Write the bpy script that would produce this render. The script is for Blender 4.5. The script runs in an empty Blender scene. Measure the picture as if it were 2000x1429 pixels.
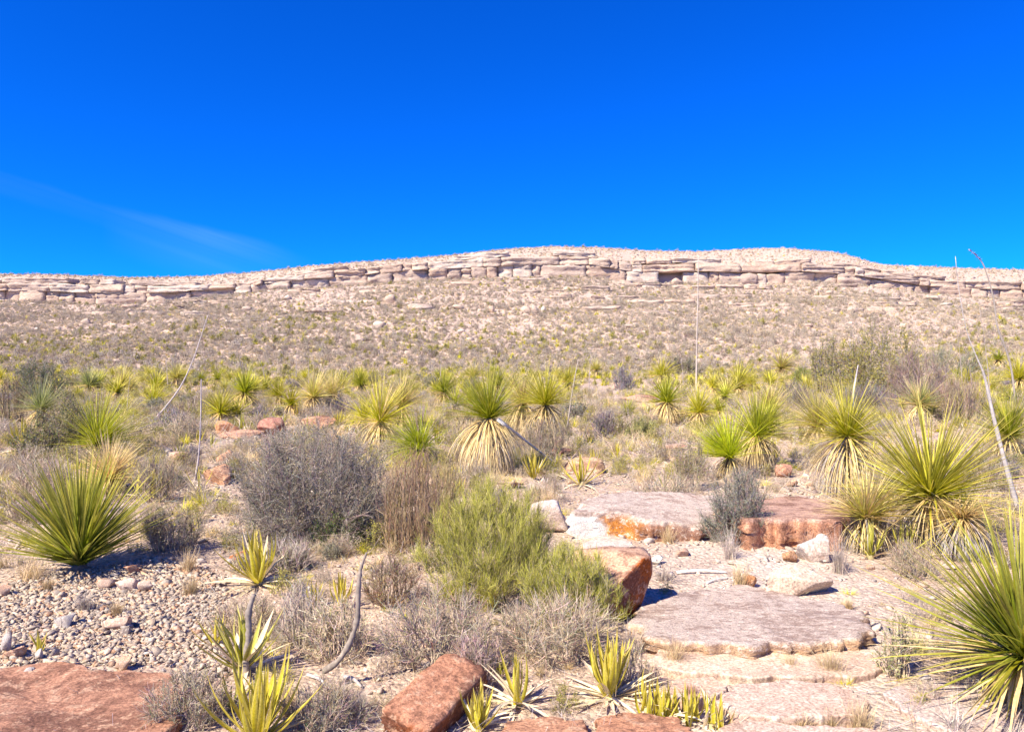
import bpy, math, random
import numpy as np
from mathutils import Vector, Matrix, Euler

R = math.radians
sc = bpy.context.scene
col = sc.collection
rs = np.random.RandomState(7)

# ------------------------------------------------------------ camera, light, exposure
F = 1430.0                      # focal length in photograph pixels (2000 wide)
CAM = Vector((0, 0, 1.65))
PITCH = -math.atan(9 / F)
cd = bpy.data.cameras.new('camera'); cam = bpy.data.objects.new('camera', cd); col.objects.link(cam)
cam.location = CAM; cam.rotation_euler = (R(90) + PITCH, 0, 0)
cd.sensor_width = 36; cd.lens = 36 * F / 2000; cd.clip_start = .05; cd.clip_end = 9000
sc.camera = cam

SUN_EL, SUN_AZ = R(45), R(-134)          # azimuth measured from +Y towards +X (sun behind the camera, to the left)
sd = bpy.data.lights.new('sun', 'SUN'); sun = bpy.data.objects.new('sun', sd); col.objects.link(sun)
sdir = Vector((math.sin(SUN_AZ) * math.cos(SUN_EL), math.cos(SUN_AZ) * math.cos(SUN_EL), math.sin(SUN_EL)))
sun.rotation_euler = sdir.to_track_quat('Z', 'Y').to_euler()
sun.location = sdir * 50
sd.energy = 5.0; sd.angle = R(.53); sd.color = (1, .90, .71)

w = bpy.data.worlds.new('World'); sc.world = w; w.use_nodes = True
nt = w.node_tree; nt.nodes.clear()
def N(t, **k):
    n = nt.nodes.new(t)
    for a, b in k.items(): setattr(n, a, b)
    return n
def M(op, a, b=None, c=None):
    n = N('ShaderNodeMath', operation=op)
    for i, v in enumerate((a, b, c)):
        if v is None: continue
        if isinstance(v, (int, float)): n.inputs[i].default_value = v
        else: nt.links.new(v, n.inputs[i])
    return n.outputs[0]
sky = N('ShaderNodeTexSky', sky_type='NISHITA', sun_disc=False, sun_elevation=SUN_EL, sun_rotation=SUN_AZ,
        altitude=1800, air_density=1.0, dust_density=0.05, ozone_density=4.0)
hs = N('ShaderNodeHueSaturation'); hs.inputs['Saturation'].default_value = 1.25
nt.links.new(sky.outputs[0], hs.inputs['Color'])
gm = N('ShaderNodeMix', data_type='RGBA', blend_type='MULTIPLY'); gm.inputs[0].default_value = 1
gm.inputs[7].default_value = (.045, .80, 1.95, 1)
nt.links.new(hs.outputs[0], gm.inputs[6])
# thin cirrus streak low on the left
tc = N('ShaderNodeTexCoord'); sx = N('ShaderNodeSeparateXYZ'); nt.links.new(tc.outputs['Generated'], sx.inputs[0])
yy = M('MAXIMUM', sx.outputs[1], .05)
u = M('DIVIDE', sx.outputs[0], yy); v = M('DIVIDE', sx.outputs[2], yy)
cu = N('ShaderNodeCombineXYZ'); nt.links.new(M('ADD', M('MULTIPLY', u, 1.6), M('MULTIPLY', v, 5.)), cu.inputs[0]); nt.links.new(M('ADD', M('MULTIPLY', v, 26.), M('MULTIPLY', u, 9.)), cu.inputs[1])
nz = N('ShaderNodeTexNoise'); nz.inputs['Scale'].default_value = 1.1; nz.inputs['Detail'].default_value = 6; nz.inputs['Distortion'].default_value = .5
nt.links.new(cu.outputs[0], nz.inputs['Vector'])
def band(v0, slope, up, down, u0, u1, amp):
    line = M('ADD', M('MULTIPLY', u, slope), v0)
    d = M('SUBTRACT', v, line)
    a = N('ShaderNodeMapRange', interpolation_type='SMOOTHSTEP'); nt.links.new(d, a.inputs[0]); a.inputs[1].default_value = up; a.inputs[2].default_value = 0
    b = N('ShaderNodeMapRange', interpolation_type='SMOOTHSTEP'); nt.links.new(d, b.inputs[0]); b.inputs[1].default_value = -down; b.inputs[2].default_value = 0
    e = N('ShaderNodeMapRange', interpolation_type='SMOOTHSTEP'); nt.links.new(u, e.inputs[0]); e.inputs[1].default_value = u0; e.inputs[2].default_value = u1; e.inputs[3].default_value = 1; e.inputs[4].default_value = 0
    return M('MULTIPLY', M('MULTIPLY', M('MULTIPLY', a.outputs[0], b.outputs[0]), e.outputs[0]), amp)
wob = N('ShaderNodeTexNoise'); wob.inputs['Scale'].default_value = 5; wob.inputs['Detail'].default_value = 3; nt.links.new(tc.outputs['Generated'], wob.inputs['Vector'])
w0 = M('MULTIPLY', M('SUBTRACT', wob.outputs[0], .5), .045)
c1 = M('MULTIPLY', band(M('ADD', w0, .0574), -.278, .014, .075, -.43, -.25, .20), M('SMOOTH_MIN', M('MAXIMUM', M('MULTIPLY', M('ADD', u, .56), 7.), 0.), 1., .1))
c2 = band(M('ADD', w0, .060), -.278, .012, .03, -.60, -.38, .06)
nzr = N('ShaderNodeMapRange', interpolation_type='SMOOTHSTEP'); nt.links.new(nz.outputs[0], nzr.inputs[0]); nzr.inputs[1].default_value = .25; nzr.inputs[2].default_value = .8
cm = M('MULTIPLY', M('ADD', c1, c2), nzr.outputs[0])
cl = N('ShaderNodeMix', data_type='RGBA'); nt.links.new(cm, cl.inputs[0]); nt.links.new(gm.outputs[2], cl.inputs[6]); cl.inputs[7].default_value = (4.5, 7.5, 11, 1)
bg = N('ShaderNodeBackground'); bg.inputs[1].default_value = .063
nt.links.new(cl.outputs[2], bg.inputs[0])
wo = N('ShaderNodeOutputWorld'); nt.links.new(bg.outputs[0], wo.inputs[0])

sc.render.engine = 'CYCLES'
sc.cycles.max_bounces = 5; sc.cycles.diffuse_bounces = 2; sc.cycles.transmission_bounces = 3
sc.view_settings.view_transform = 'Standard'; sc.view_settings.look = 'None'
sc.view_settings.gamma = 1; sc.view_settings.exposure = 1.0

# ------------------------------------------------------------ helpers
def tag(o, label=None, cat=None, group=None, kind=None):
    if label: o['label'] = label
    if cat: o['category'] = cat
    if group: o['group'] = group
    if kind: o['kind'] = kind
    return o

class MB:
    """collects numpy vertices / quads / triangles / colours and links them as ONE mesh object"""
    def __init__(s): s.v = []; s.q = []; s.t = []; s.c = []; s.n = 0
    def add(s, v, q=None, t=None, c=None):
        v = np.asarray(v, float).reshape(-1, 3)
        if q is not None and len(q): s.q.append(np.asarray(q).reshape(-1, 4) + s.n)
        if t is not None and len(t): s.t.append(np.asarray(t).reshape(-1, 3) + s.n)
        c = np.asarray(c if c is not None else (.5, .5, .5), float)
        if c.ndim == 1: c = np.tile(c, (len(v), 1))
        s.v.append(v); s.c.append(c.reshape(-1, 3)); s.n += len(v)
    def mesh(s, name, mat, smooth=False):
        v = np.concatenate(s.v); c = np.concatenate(s.c)
        q = np.concatenate(s.q) if s.q else np.zeros((0, 4), int)
        t = np.concatenate(s.t) if s.t else np.zeros((0, 3), int)
        me = bpy.data.meshes.new(name)
        me.vertices.add(len(v)); me.vertices.foreach_set('co', v.astype(np.float32).ravel())
        nl = len(q) * 4 + len(t) * 3
        me.loops.add(nl); me.loops.foreach_set('vertex_index', np.concatenate([q.ravel(), t.ravel()]).astype(np.int32))
        me.polygons.add(len(q) + len(t))
        st = np.concatenate([np.arange(len(q)) * 4, len(q) * 4 + np.arange(len(t)) * 3]).astype(np.int32)
        me.polygons.foreach_set('loop_start', st)
        if smooth: me.polygons.foreach_set('use_smooth', np.ones(len(st), bool))
        at = me.color_attributes.new('Col', 'FLOAT_COLOR', 'POINT')
        at.data.foreach_set('color', np.concatenate([np.clip(c, 0, 1), np.ones((len(c), 1))], 1).astype(np.float32).ravel())
        me.materials.append(mat); me.update(calc_edges=True)
        return me
    def build(s, name, mat, parent=None, smooth=False, origin=None):
        if origin is not None:
            s.v = [a - np.array(origin) for a in s.v]
        o = bpy.data.objects.new(name, s.mesh(name, mat, smooth)); col.objects.link(o)
        if origin is not None: o.location = origin
        if parent: o.parent = parent
        return o

def empty(name, loc, rz=0):
    o = bpy.data.objects.new(name, None); col.objects.link(o); o.location = loc; o.rotation_euler.z = rz
    o.empty_display_size = .1
    return o
def copy_tree(o, parent=None):
    c = o.copy(); col.objects.link(c); c.parent = parent
    for ch in o.children: copy_tree(ch, c)
    return c

# value noise (vectorised)
_tab = np.random.RandomState(11).rand(64, 64, 64)
def vnoise(x, y, z=0.):
    x, y, z = np.broadcast_arrays(np.asarray(x, float), np.asarray(y, float), np.asarray(z, float))
    xi, yi, zi = np.floor(x).astype(int), np.floor(y).astype(int), np.floor(z).astype(int)
    fx, fy, fz = x - xi, y - yi, z - zi
    fx = fx * fx * (3 - 2 * fx); fy = fy * fy * (3 - 2 * fy); fz = fz * fz * (3 - 2 * fz)
    def T(a, b, c): return _tab[(xi + a) & 63, (yi + b) & 63, (zi + c) & 63]
    def L(a, b, t): return a + (b - a) * t
    return L(L(L(T(0,0,0), T(1,0,0), fx), L(T(0,1,0), T(1,1,0), fx), fy),
             L(L(T(0,0,1), T(1,0,1), fx), L(T(0,1,1), T(1,1,1), fx), fy), fz) * 2 - 1
def fbm(x, y, z=0., o=4):
    r = 0; a = 1; s = 0
    for i in range(o):
        r = r + a * vnoise(np.asarray(x) * 2**i + 5.3*i, np.asarray(y) * 2**i + 9.1*i, np.asarray(z) * 2**i + 3.7*i); s += a; a *= .5
    return r / s

# ------------------------------------------------------------ terrain height
def lut(pts):
    p = np.array(pts, float); return p[:, 0], p[:, 1]
FOOT = lut([(-1500,600),(-400,585),(0,580),(100,583),(250,588),(340,580),(420,572),(560,556),(650,552),(790,542),(951,534),(1045,533),(1157,531),(1210,542),(1297,546),(1387,543),(1496,548),(1580,541),(1685,551),(1755,562),(1860,573),(2000,580),(2500,600),(4000,640)])
TOP = lut([(-1500,575),(-400,560),(0,554),(108,554),(168,557),(259,560),(336,562),(400,558),(476,553),(560,540),(623,533),(700,526),(790,516),(902,510),(1014,503),(1115,500),(1175,505),(1245,518),(1350,515),(1500,522),(1580,515),(1667,524),(1755,543),(1860,550),(2000,552),(2500,570),(4000,600)])
SKY = lut([(-1500,560),(-400,542),(0,538),(100,539),(200,542),(290,545),(400,542),(500,536),(560,530),(620,523),(700,517),(790,511),(860,505),(947,495),(1024,488),(1087,485),(1175,488),(1245,492),(1350,495),(1475,488),(1527,488),(1615,496),(1643,504),(1678,515),(1720,521),(1790,523),(1895,527),(2000,530),(2500,545),(4000,580)])
YF, YT, YS = 216., 221., 250.
def lz(l, x, Y):                               # height of the line l at world x on the plane of depth Y
    px = x / Y * F + 1000
    return (705 - np.interp(px, *l)) / F * Y + 1.65
def H(x, y):
    x = np.asarray(x, float); y = np.asarray(y, float)
    d = np.hypot(x, y)
    z = .035 * fbm(x * .9, y * .9, 1.3, 3) * np.clip(d / 3, .3, 1) + .22 * fbm(x * .06, y * .05, 7.7, 3) * np.clip((y - 12) / 30, 0, 1)
    y0 = 88 + 9 * vnoise(x * .02, 3.1, 0)
    zf = lz(FOOT, x, YF); zt = lz(TOP, x, YT); zs = lz(SKY, x, YS)
    s = np.clip((y - y0) / (YF - y0), 0, 1)
    sl = zf * (s ** 1.35) - 1.1 * np.clip((y - 205) / 10, 0, 1)
    rough = np.clip(s * 6, 0, 1) * (1.0 * fbm(x * .035, y * .045, 2.2, 3) * np.sin(np.pi * np.clip(s, 0, 1)) + .35 * fbm(x * .25, y * .3, 4.4, 3))
    cl = np.clip((y - YF - 1) / (YT - YF - 1), 0, 1)
    up = np.clip((y - YT) / (YS - YT), 0, 1)
    far = np.clip((y - YS) / 400, 0, 1)
    h = np.where(y < YF + 1, sl, zf + (zt - zf) * cl + (zs - zt) * np.sin(up * np.pi / 2) ** 1.0)
    h = h - far * 3 + rough * np.where(y < YF, 1 - .8 * np.clip((y - 195) / 18, 0, 1), .35)
    return z + h
def gp(px, py):
    """the ground point seen at photograph pixel (px, py)"""
    d = Vector((px - 1000, F, -(py - 714))); d.rotate(Euler((PITCH, 0, 0)))
    t = 2.0 / F; P = None
    for i in range(900):
        t *= 1.01
        p = CAM + d * t
        if p.z < float(H(p.x, p.y)):
            lo, hi = t / 1.01, t
            for _ in range(14):
                m = (lo + hi) / 2; q = CAM + d * m
                if q.z < float(H(q.x, q.y)): hi = m
                else: lo = m
            P = CAM + d * hi; break
    if P is None: P = CAM + d * t
    return np.array((P.x, P.y, float(H(P.x, P.y))))
def at(px, py, depth):
    d = Vector((px - 1000, F, -(py - 714))); d.rotate(Euler((PITCH, 0, 0)))
    return np.array(CAM + d * (depth / d.y))
def to_px(x, y, z):
    return 1000 + x / y * F, 705 - (z - 1.65) / y * F

# ------------------------------------------------------------ materials
def mat_new(name):
    m = bpy.data.materials.new(name); m.use_nodes = True; t = m.node_tree; t.nodes.clear(); return m, t
def ln(t, a, b): t.links.new(a, b)
def plant_mat(name, transl=.25, rough=.55, nscale=40., var=.25, spec=.3):
    m, t = mat_new(name)
    at_ = t.nodes.new('ShaderNodeAttribute'); at_.attribute_name = 'Col'
    oi = t.nodes.new('ShaderNodeObjectInfo')
    tcn = t.nodes.new('ShaderNodeTexCoord'); nz = t.nodes.new('ShaderNodeTexNoise'); nz.inputs['Scale'].default_value = nscale; nz.inputs['Detail'].default_value = 3
    ln(t, tcn.outputs['Object'], nz.inputs['Vector'])
    mr = t.nodes.new('ShaderNodeMapRange'); mr.inputs[1].default_value = .25; mr.inputs[2].default_value = .75; mr.inputs[3].default_value = 1 - var; mr.inputs[4].default_value = 1 + var
    ln(t, nz.outputs[0], mr.inputs[0])
    mr2 = t.nodes.new('ShaderNodeMapRange'); mr2.inputs[3].default_value = .82; mr2.inputs[4].default_value = 1.18; ln(t, oi.outputs['Random'], mr2.inputs[0])
    mu = t.nodes.new('ShaderNodeMath'); mu.operation = 'MULTIPLY'; ln(t, mr.outputs[0], mu.inputs[0]); ln(t, mr2.outputs[0], mu.inputs[1])
    hsn = t.nodes.new('ShaderNodeHueSaturation'); ln(t, at_.outputs['Color'], hsn.inputs['Color']); ln(t, mu.outputs[0], hsn.inputs['Value'])
    p = t.nodes.new('ShaderNodeBsdfPrincipled'); p.inputs['Roughness'].default_value = rough; p.inputs['Specular IOR Level'].default_value = spec
    ln(t, hsn.outputs[0], p.inputs['Base Color'])
    o = t.nodes.new('ShaderNodeOutputMaterial')
    if transl > 0:
        tr = t.nodes.new('ShaderNodeBsdfTranslucent'); ln(t, hsn.outputs[0], tr.inputs[0])
        mx = t.nodes.new('ShaderNodeMixShader'); mx.inputs[0].default_value = transl
        ln(t, p.outputs[0], mx.inputs[1]); ln(t, tr.outputs[0], mx.inputs[2]); ln(t, mx.outputs[0], o.inputs[0])
    else: ln(t, p.outputs[0], o.inputs[0])
    return m
LEAF = plant_mat('leaf_blade', .36, .5, 30)
DRY = plant_mat('dry_leaf', .12, .75, 25, .3, .15)
WOOD = plant_mat('weathered_wood', 0, .8, 60, .3, .15)
TWIG = plant_mat('dry_twig', 0, .85, 20, .3, .1)
SCRUB = plant_mat('hillside_plants', 0, .85, .8, .25, .1)

def rock_mat(name, patina, light, pat_amt, scale=3., bump=.5, strata=0., ys=1.):
    m, t = mat_new(name)
    at_ = t.nodes.new('ShaderNodeAttribute'); at_.attribute_name = 'Col'
    tcn = t.nodes.new('ShaderNodeTexCoord'); mp = t.nodes.new('ShaderNodeMapping'); ln(t, tcn.outputs['Object'], mp.inputs[0])
    mp.inputs['Scale'].default_value = (1, ys, 1 + strata)
    def noise(s, d=6, r=.6):
        n = t.nodes.new('ShaderNodeTexNoise'); n.inputs['Scale'].default_value = s; n.inputs['Detail'].default_value = d; n.inputs['Roughness'].default_value = r
        ln(t, mp.outputs[0], n.inputs['Vector']); return n.outputs[0]
    def rng_(x, a, b, c, d):
        n = t.nodes.new('ShaderNodeMapRange'); ln(t, x, n.inputs[0])
        for i, q in enumerate((a, b, c, d)): n.inputs[i + 1].default_value = q
        return n.outputs[0]
    def mix(f, a, b, bt='MIX'):
        n = t.nodes.new('ShaderNodeMix'); n.data_type = 'RGBA'; n.blend_type = bt
        if isinstance(f, float): n.inputs[0].default_value = f
        else: ln(t, f, n.inputs[0])
        for i, q in ((6, a), (7, b)):
            if isinstance(q, tuple): n.inputs[i].default_value = (*q, 1)
            else: ln(t, q, n.inputs[i])
        return n.outputs[2]
    n1 = noise(scale, 7, .65); n2 = noise(scale * 5, 6, .7); n3 = noise(scale * 22, 4, .7)
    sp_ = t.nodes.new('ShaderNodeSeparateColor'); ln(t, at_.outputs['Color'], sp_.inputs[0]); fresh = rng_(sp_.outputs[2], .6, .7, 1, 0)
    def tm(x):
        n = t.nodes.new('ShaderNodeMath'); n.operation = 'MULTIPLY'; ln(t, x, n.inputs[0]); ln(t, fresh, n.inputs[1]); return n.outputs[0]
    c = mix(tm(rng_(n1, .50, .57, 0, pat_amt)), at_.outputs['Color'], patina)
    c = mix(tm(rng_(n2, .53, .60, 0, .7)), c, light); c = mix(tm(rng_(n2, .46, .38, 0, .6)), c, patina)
    gs = rng_(n3, .38, .62, .62, 1.3)
    vm = t.nodes.new('ShaderNodeVectorMath'); vm.operation = 'SCALE'; ln(t, c, vm.inputs[0]); ln(t, gs, vm.inputs['Scale'])
    p = t.nodes.new('ShaderNodeBsdfPrincipled'); p.inputs['Roughness'].default_value = .9; p.inputs['Specular IOR Level'].default_value = .15
    ln(t, vm.outputs[0], p.inputs['Base Color'])
    b1 = t.nodes.new('ShaderNodeBump'); b1.inputs['Strength'].default_value = bump; b1.inputs['Distance'].default_value = .03 * 3 / scale
    ad = t.nodes.new('ShaderNodeMath'); ln(t, n2, ad.inputs[0]); 
    mm = t.nodes.new('ShaderNodeMath'); mm.operation = 'MULTIPLY'; ln(t, n3, mm.inputs[0]); mm.inputs[1].default_value = .4; ln(t, mm.outputs[0], ad.inputs[1])
    ln(t, ad.outputs[0], b1.inputs['Height']); ln(t, b1.outputs[0], p.inputs['Normal'])
    o = t.nodes.new('ShaderNodeOutputMaterial'); ln(t, p.outputs[0], o.inputs[0])
    return m
SAND_ROCK = rock_mat('sandstone', (.17, .08, .055), (.58, .36, .24), .7, 3.)
PALE_ROCK = rock_mat('pale_sandstone', (.44, .29, .22), (.68, .56, .45), .5, 3.)
PURPLE_ROCK = rock_mat('varnished_sandstone', (.30, .19, .15), (.80, .66, .56), .55, 4., 1., .6, 1.5)
STONE = rock_mat('loose_stone', (.27, .21, .18), (.56, .48, .41), .5, 9., .6)
CLIFF = rock_mat('cliff_rock', (.38, .27, .21), (.70, .56, .45), .5, .35, 1., 1.5)

def ground_mat():
    m, t = mat_new('desert_soil')
    at_ = t.nodes.new('ShaderNodeAttribute'); at_.attribute_name = 'Col'
    g = t.nodes.new('ShaderNodeNewGeometry')
    def noise(s, d=5, r=.6):
        n = t.nodes.new('ShaderNodeTexNoise'); n.inputs['Scale'].default_value = s; n.inputs['Detail'].default_value = d; n.inputs['Roughness'].default_value = r
        ln(t, g.outputs['Position'], n.inputs['Vector']); return n.outputs[0]
    def rng_(x, a, b, c, d):
        n = t.nodes.new('ShaderNodeMapRange'); ln(t, x, n.inputs[0])
        for i, q in enumerate((a, b, c, d)): n.inputs[i + 1].default_value = q
        return n.outputs[0]
    def mix(f, a, b):
        n = t.nodes.new('ShaderNodeMix'); n.data_type = 'RGBA'; ln(t, f, n.inputs[0])
        for i, q in ((6, a), (7, b)):
            if isinstance(q, tuple): n.inputs[i].default_value = (*q, 1)
            else: ln(t, q, n.inputs[i])
        return n.outputs[2]
    a, b, c_, d = noise(.25), noise(2.2, 6, .7), noise(14, 5, .75), noise(70, 3, .7)
    v = t.nodes.new('ShaderNodeTexVoronoi'); v.inputs['Scale'].default_value = 38; ln(t, g.outputs['Position'], v.inputs['Vector'])
    c = mix(rng_(b, .45, .68, 0, .55), at_.outputs['Color'], (.44, .30, .23))
    c = mix(rng_(a, .5, .65, 0, .5), c, (.46, .37, .31))
    c = mix(rng_(c_, .58, .70, 0, .6), c, (.26, .21, .18))
    vc = t.nodes.new('ShaderNodeSeparateColor'); ln(t, v.outputs['Color'], vc.inputs[0])
    gs = rng_(vc.outputs[0], 0, 1, .72, 1.25)
    vm = t.nodes.new('ShaderNodeVectorMath'); vm.operation = 'SCALE'; ln(t, c, vm.inputs[0]); ln(t, gs, vm.inputs['Scale'])
    gs2 = rng_(d, .3, .7, .75, 1.2)
    vm2 = t.nodes.new('ShaderNodeVectorMath'); vm2.operation = 'SCALE'; ln(t, vm.outputs[0], vm2.inputs[0]); ln(t, gs2, vm2.inputs['Scale'])
    p = t.nodes.new('ShaderNodeBsdfPrincipled'); p.inputs['Roughness'].default_value = .95; p.inputs['Specular IOR Level'].default_value = .1
    ln(t, vm2.outputs[0], p.inputs['Base Color'])
    mu = t.nodes.new('ShaderNodeMath'); mu.operation = 'MULTIPLY'; mu.inputs[1].default_value = .5; ln(t, d, mu.inputs[0])
    ad = t.nodes.new('ShaderNodeMath'); ln(t, c_, ad.inputs[0]); ln(t, mu.outputs[0], ad.inputs[1])
    sb = t.nodes.new('ShaderNodeMath'); sb.operation = 'SUBTRACT'; ln(t, ad.outputs[0], sb.inputs[0]); ln(t, v.outputs['Distance'], sb.inputs[1])
    bu = t.nodes.new('ShaderNodeBump'); bu.inputs['Strength'].default_value = .7; bu.inputs['Distance'].default_value = .02
    ln(t, sb.outputs[0], bu.inputs['Height']); ln(t, bu.outputs[0], p.inputs['Normal'])
    o = t.nodes.new('ShaderNodeOutputMaterial'); ln(t, p.outputs[0], o.inputs[0])
    return m
SOIL = ground_mat()

# ------------------------------------------------------------ ground sheet
def axis(segs):
    out = []
    for a, b, n in segs: out.append(np.linspace(a, b, n, endpoint=False))
    return np.concatenate(out + [np.array([segs[-1][1]])])
xs = axis([(-4000,-700,10),(-700,-200,60),(-200,-20,150),(-20,-6,60),(-6,6,120),(6,20,60),(20,200,150),(200,700,60),(700,4000,10)])
ys = axis([(-400,-10,14),(-10,2,24),(2,12,110),(12,40,100),(40,90,60),(90,214,120),(214,224,14),(224,252,24),(252,400,16),(400,6000,20)])
X, Y = np.meshgrid(xs, ys)
Z = H(X, Y)
V = np.stack([X, Y, Z], -1).reshape(-1, 3)
nx, ny = len(xs), len(ys)
ii = (np.arange(ny - 1)[:, None] * nx + np.arange(nx - 1)[None]).ravel()
Q = np.stack([ii, ii + 1, ii + nx + 1, ii + nx], 1)
PX = 1000 + V[:, 0] / np.maximum(V[:, 1], .5) * F
nn = fbm(V[:, 0] * .3, V[:, 1] * .3, 2., 3)[:, None]
C = np.array((.51, .385, .295)) * (1 + .1 * nn)
near = V[:, 1] < 60
wash = np.clip(1 - np.abs(V[:, 0] - (.32 * V[:, 1] + .2)) / (.16 * V[:, 1] + .3), 0, 1) * np.clip((V[:, 1] - 2) / 1, 0, 1) * np.clip((11 - V[:, 1]) / 4, 0, 1)
C = C * (1 - wash[:, None]) + np.array((.62, .52, .45)) * wash[:, None]
hill = np.clip((V[:, 1] - 60) / 60, 0, 1)[:, None]
C = C * (1 - hill) + np.array((.55, .42, .35)) * hill
mb = MB(); mb.add(V, q=Q, c=C); g = mb.build('ground', SOIL, smooth=True); g['kind'] = 'structure'

# ------------------------------------------------------------ ribbons (blades, twigs)
def unit(a): return a / np.maximum(np.linalg.norm(a, axis=-1, keepdims=True), 1e-9)
def ribbons(mb, P, W, C, side=None, fold=.25, closed=False, rng=rs):
    """P (N,K,3) centre lines, W (N,K) widths, C (N,K,3)"""
    n, k = P.shape[:2]
    T = np.empty_like(P); T[:, 1:-1] = P[:, 2:] - P[:, :-2]; T[:, 0] = P[:, 1] - P[:, 0]; T[:, -1] = P[:, -1] - P[:, -2]
    T = unit(T)
    if side is None: side = rng.normal(size=(n, 1, 3))
    S = unit(np.cross(T, side)) if side.shape[1] == 1 and fold is not None and closed else unit(side + 0 * T)
    if not closed: S = unit(S - T * (S * T).sum(-1, keepdims=True))
    Nn = unit(np.cross(T, S)); Nn = np.where((Nn[..., 2:3] < 0) & (not closed), -Nn, Nn)
    w = W[..., None]
    if closed:
        A = P + S * w * .5; B = P - S * w * .25 + Nn * w * .43; D = P - S * w * .25 - Nn * w * .43
    else:
        A = P + S * w * .5 + Nn * w * fold; B = P; D = P - S * w * .5 + Nn * w * fold
    V = np.stack([A, B, D], 2).reshape(-1, 3)
    base = (np.arange(n)[:, None] * k + np.arange(k - 1)[None]).ravel() * 3
    q = [np.stack([base, base + 1, base + 4, base + 3], 1), np.stack([base + 1, base + 2, base + 5, base + 4], 1)]
    if closed: q.append(np.stack([base + 2, base, base + 3, base + 5], 1))
    mb.add(V, q=np.concatenate(q), c=np.repeat(C.reshape(n * k, 3), 3, 0))
def blade_lines(P0, az, el, L, droop, K):
    n = len(az); t = (np.arange(K) + .5) / K
    e = el[:, None] - droop[:, None] * t
    d = np.stack([np.cos(e) * np.cos(az)[:, None], np.cos(e) * np.sin(az)[:, None], np.sin(e)], -1)
    pts = np.concatenate([np.zeros((n, 1, 3)), np.cumsum(d * (L / K)[:, None, None], 1)], 1) + P0[:, None, :]
    return pts
def blades(mb, P0, az, el, L, W, droop, K, c0, c1, pw=2., fold=.25, prof=None, rng=rs):
    pts = blade_lines(P0, az, el, L, droop, K); t = np.linspace(0, 1, K + 1)
    if prof is None: prof = np.clip((1 - t) ** .75, .06, 1)
    Wd = W[:, None] * prof[None]
    c = c0[:, None, :] + (c1 - c0)[:, None, :] * (t ** pw)[None, :, None]
    side = np.stack([-np.sin(az), np.cos(az), np.zeros_like(az)], -1)[:, None, :] * np.ones((1, K + 1, 1))
    side = side + rng.normal(size=(len(az), 1, 3)) * .25
    ribbons(mb, pts, Wd, c, side, fold)
def tube(mb, pts, rad, c, n=7):
    pts = np.array(pts, float); rad = np.array(rad, float) * np.ones(len(pts)); k = len(pts)
    T = unit(np.gradient(pts, axis=0)); up = np.array((.13, .31, .94)); A = unit(np.cross(T, up)); 
    bad = np.linalg.norm(np.cross(T, up), axis=1) < .05; A[bad] = (1, 0, 0)
    B = np.cross(T, A); a = np.arange(n) / n * 2 * np.pi
    V = pts[:, None] + rad[:, None, None] * (A[:, None] * np.cos(a)[None, :, None] + B[:, None] * np.sin(a)[None, :, None])
    i = np.arange(k - 1)[:, None] * n; j = np.arange(n)[None]; j2 = (j + 1) % n
    q = np.stack([i + j, i + j2, i + n + j2, i + n + j], -1).reshape(-1, 4)
    V = np.concatenate([V.reshape(-1, 3), pts[:1], pts[-1:]])
    t = [(x, k * n, (x + 1) % n) for x in range(n)] + [((k - 1) * n + x, (k - 1) * n + (x + 1) % n, k * n + 1) for x in range(n)]
    c = np.asarray(c, float)
    if c.ndim == 2: c = np.concatenate([np.repeat(c, n, 0), c[:1], c[-1:]])
    mb.add(V, q=q, t=t, c=c)
def spline(ctrl, n):
    c = np.array(ctrl, float); c = np.vstack([2 * c[0] - c[1], c, 2 * c[-1] - c[-2]]); out = []
    m = len(c) - 3
    for s in np.linspace(0, m - 1e-6, n):
        i = int(s); t = s - i; a, b, d, e = c[i:i + 4]
        out.append(.5 * (2 * b + (d - a) * t + (2 * a - 5 * b + 4 * d - e) * t * t + (3 * b - a - 3 * d + e) * t ** 3))
    return np.array(out)
def jit(c, n, s, rng=rs):
    c = np.array(c); return np.clip(c[None] * (1 + rng.normal(size=(n, 1)) * s) + rng.normal(size=(n, 3)) * s * .12, .01, .95)

# ------------------------------------------------------------ rocks
def ico(sub):
    import bmesh
    bm = bmesh.new(); bmesh.ops.create_icosphere(bm, subdivisions=sub, radius=1)
    v = np.array([x.co[:] for x in bm.verts]); t = np.array([[y.index for y in f.verts] for f in bm.faces]); bm.free(); return v, t
ICO = {s: ico(s) for s in (1, 2, 3, 4)}
def rock_verts(sub, seed, box=.5, cuts=7, rough=.06, fr=1.6, lims=(.5, .85)):
    r = np.random.RandomState(seed); v, t = ICO[sub]; v = v.copy()
    n = unit(v); m = np.abs(n).max(1, keepdims=True)
    v = n * (1 - box) + n / m * box
    for i in range(cuts):
        d = r.normal(size=3); d /= np.linalg.norm(d); lim = r.uniform(*lims)
        k = np.maximum(v @ d - lim, 0); v = v - k[:, None] * d[None]
    if rough: v = v * (1 + rough * fbm(v[:, 0] * fr + seed, v[:, 1] * fr, v[:, 2] * fr, 4))[:, None]
    return v, t
KEEP = []
def rich(c, mat):
    if mat is not SAND_ROCK: return c
    c = np.array(c, float); g = c.mean(); return tuple(np.clip(g + (c - g) * 1.45, .015, .9) * .84)
def clear(x, y):
    """True where no scattered plant would stand on or right before a rock or an agave"""
    ok = np.ones(np.shape(x), bool)
    for (a, b, c) in KEEP: ok &= ~((np.abs(x - a) < c) & (y > b - 2.6 * c - .25) & (y < b + .9 * c))
    return ok
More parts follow.
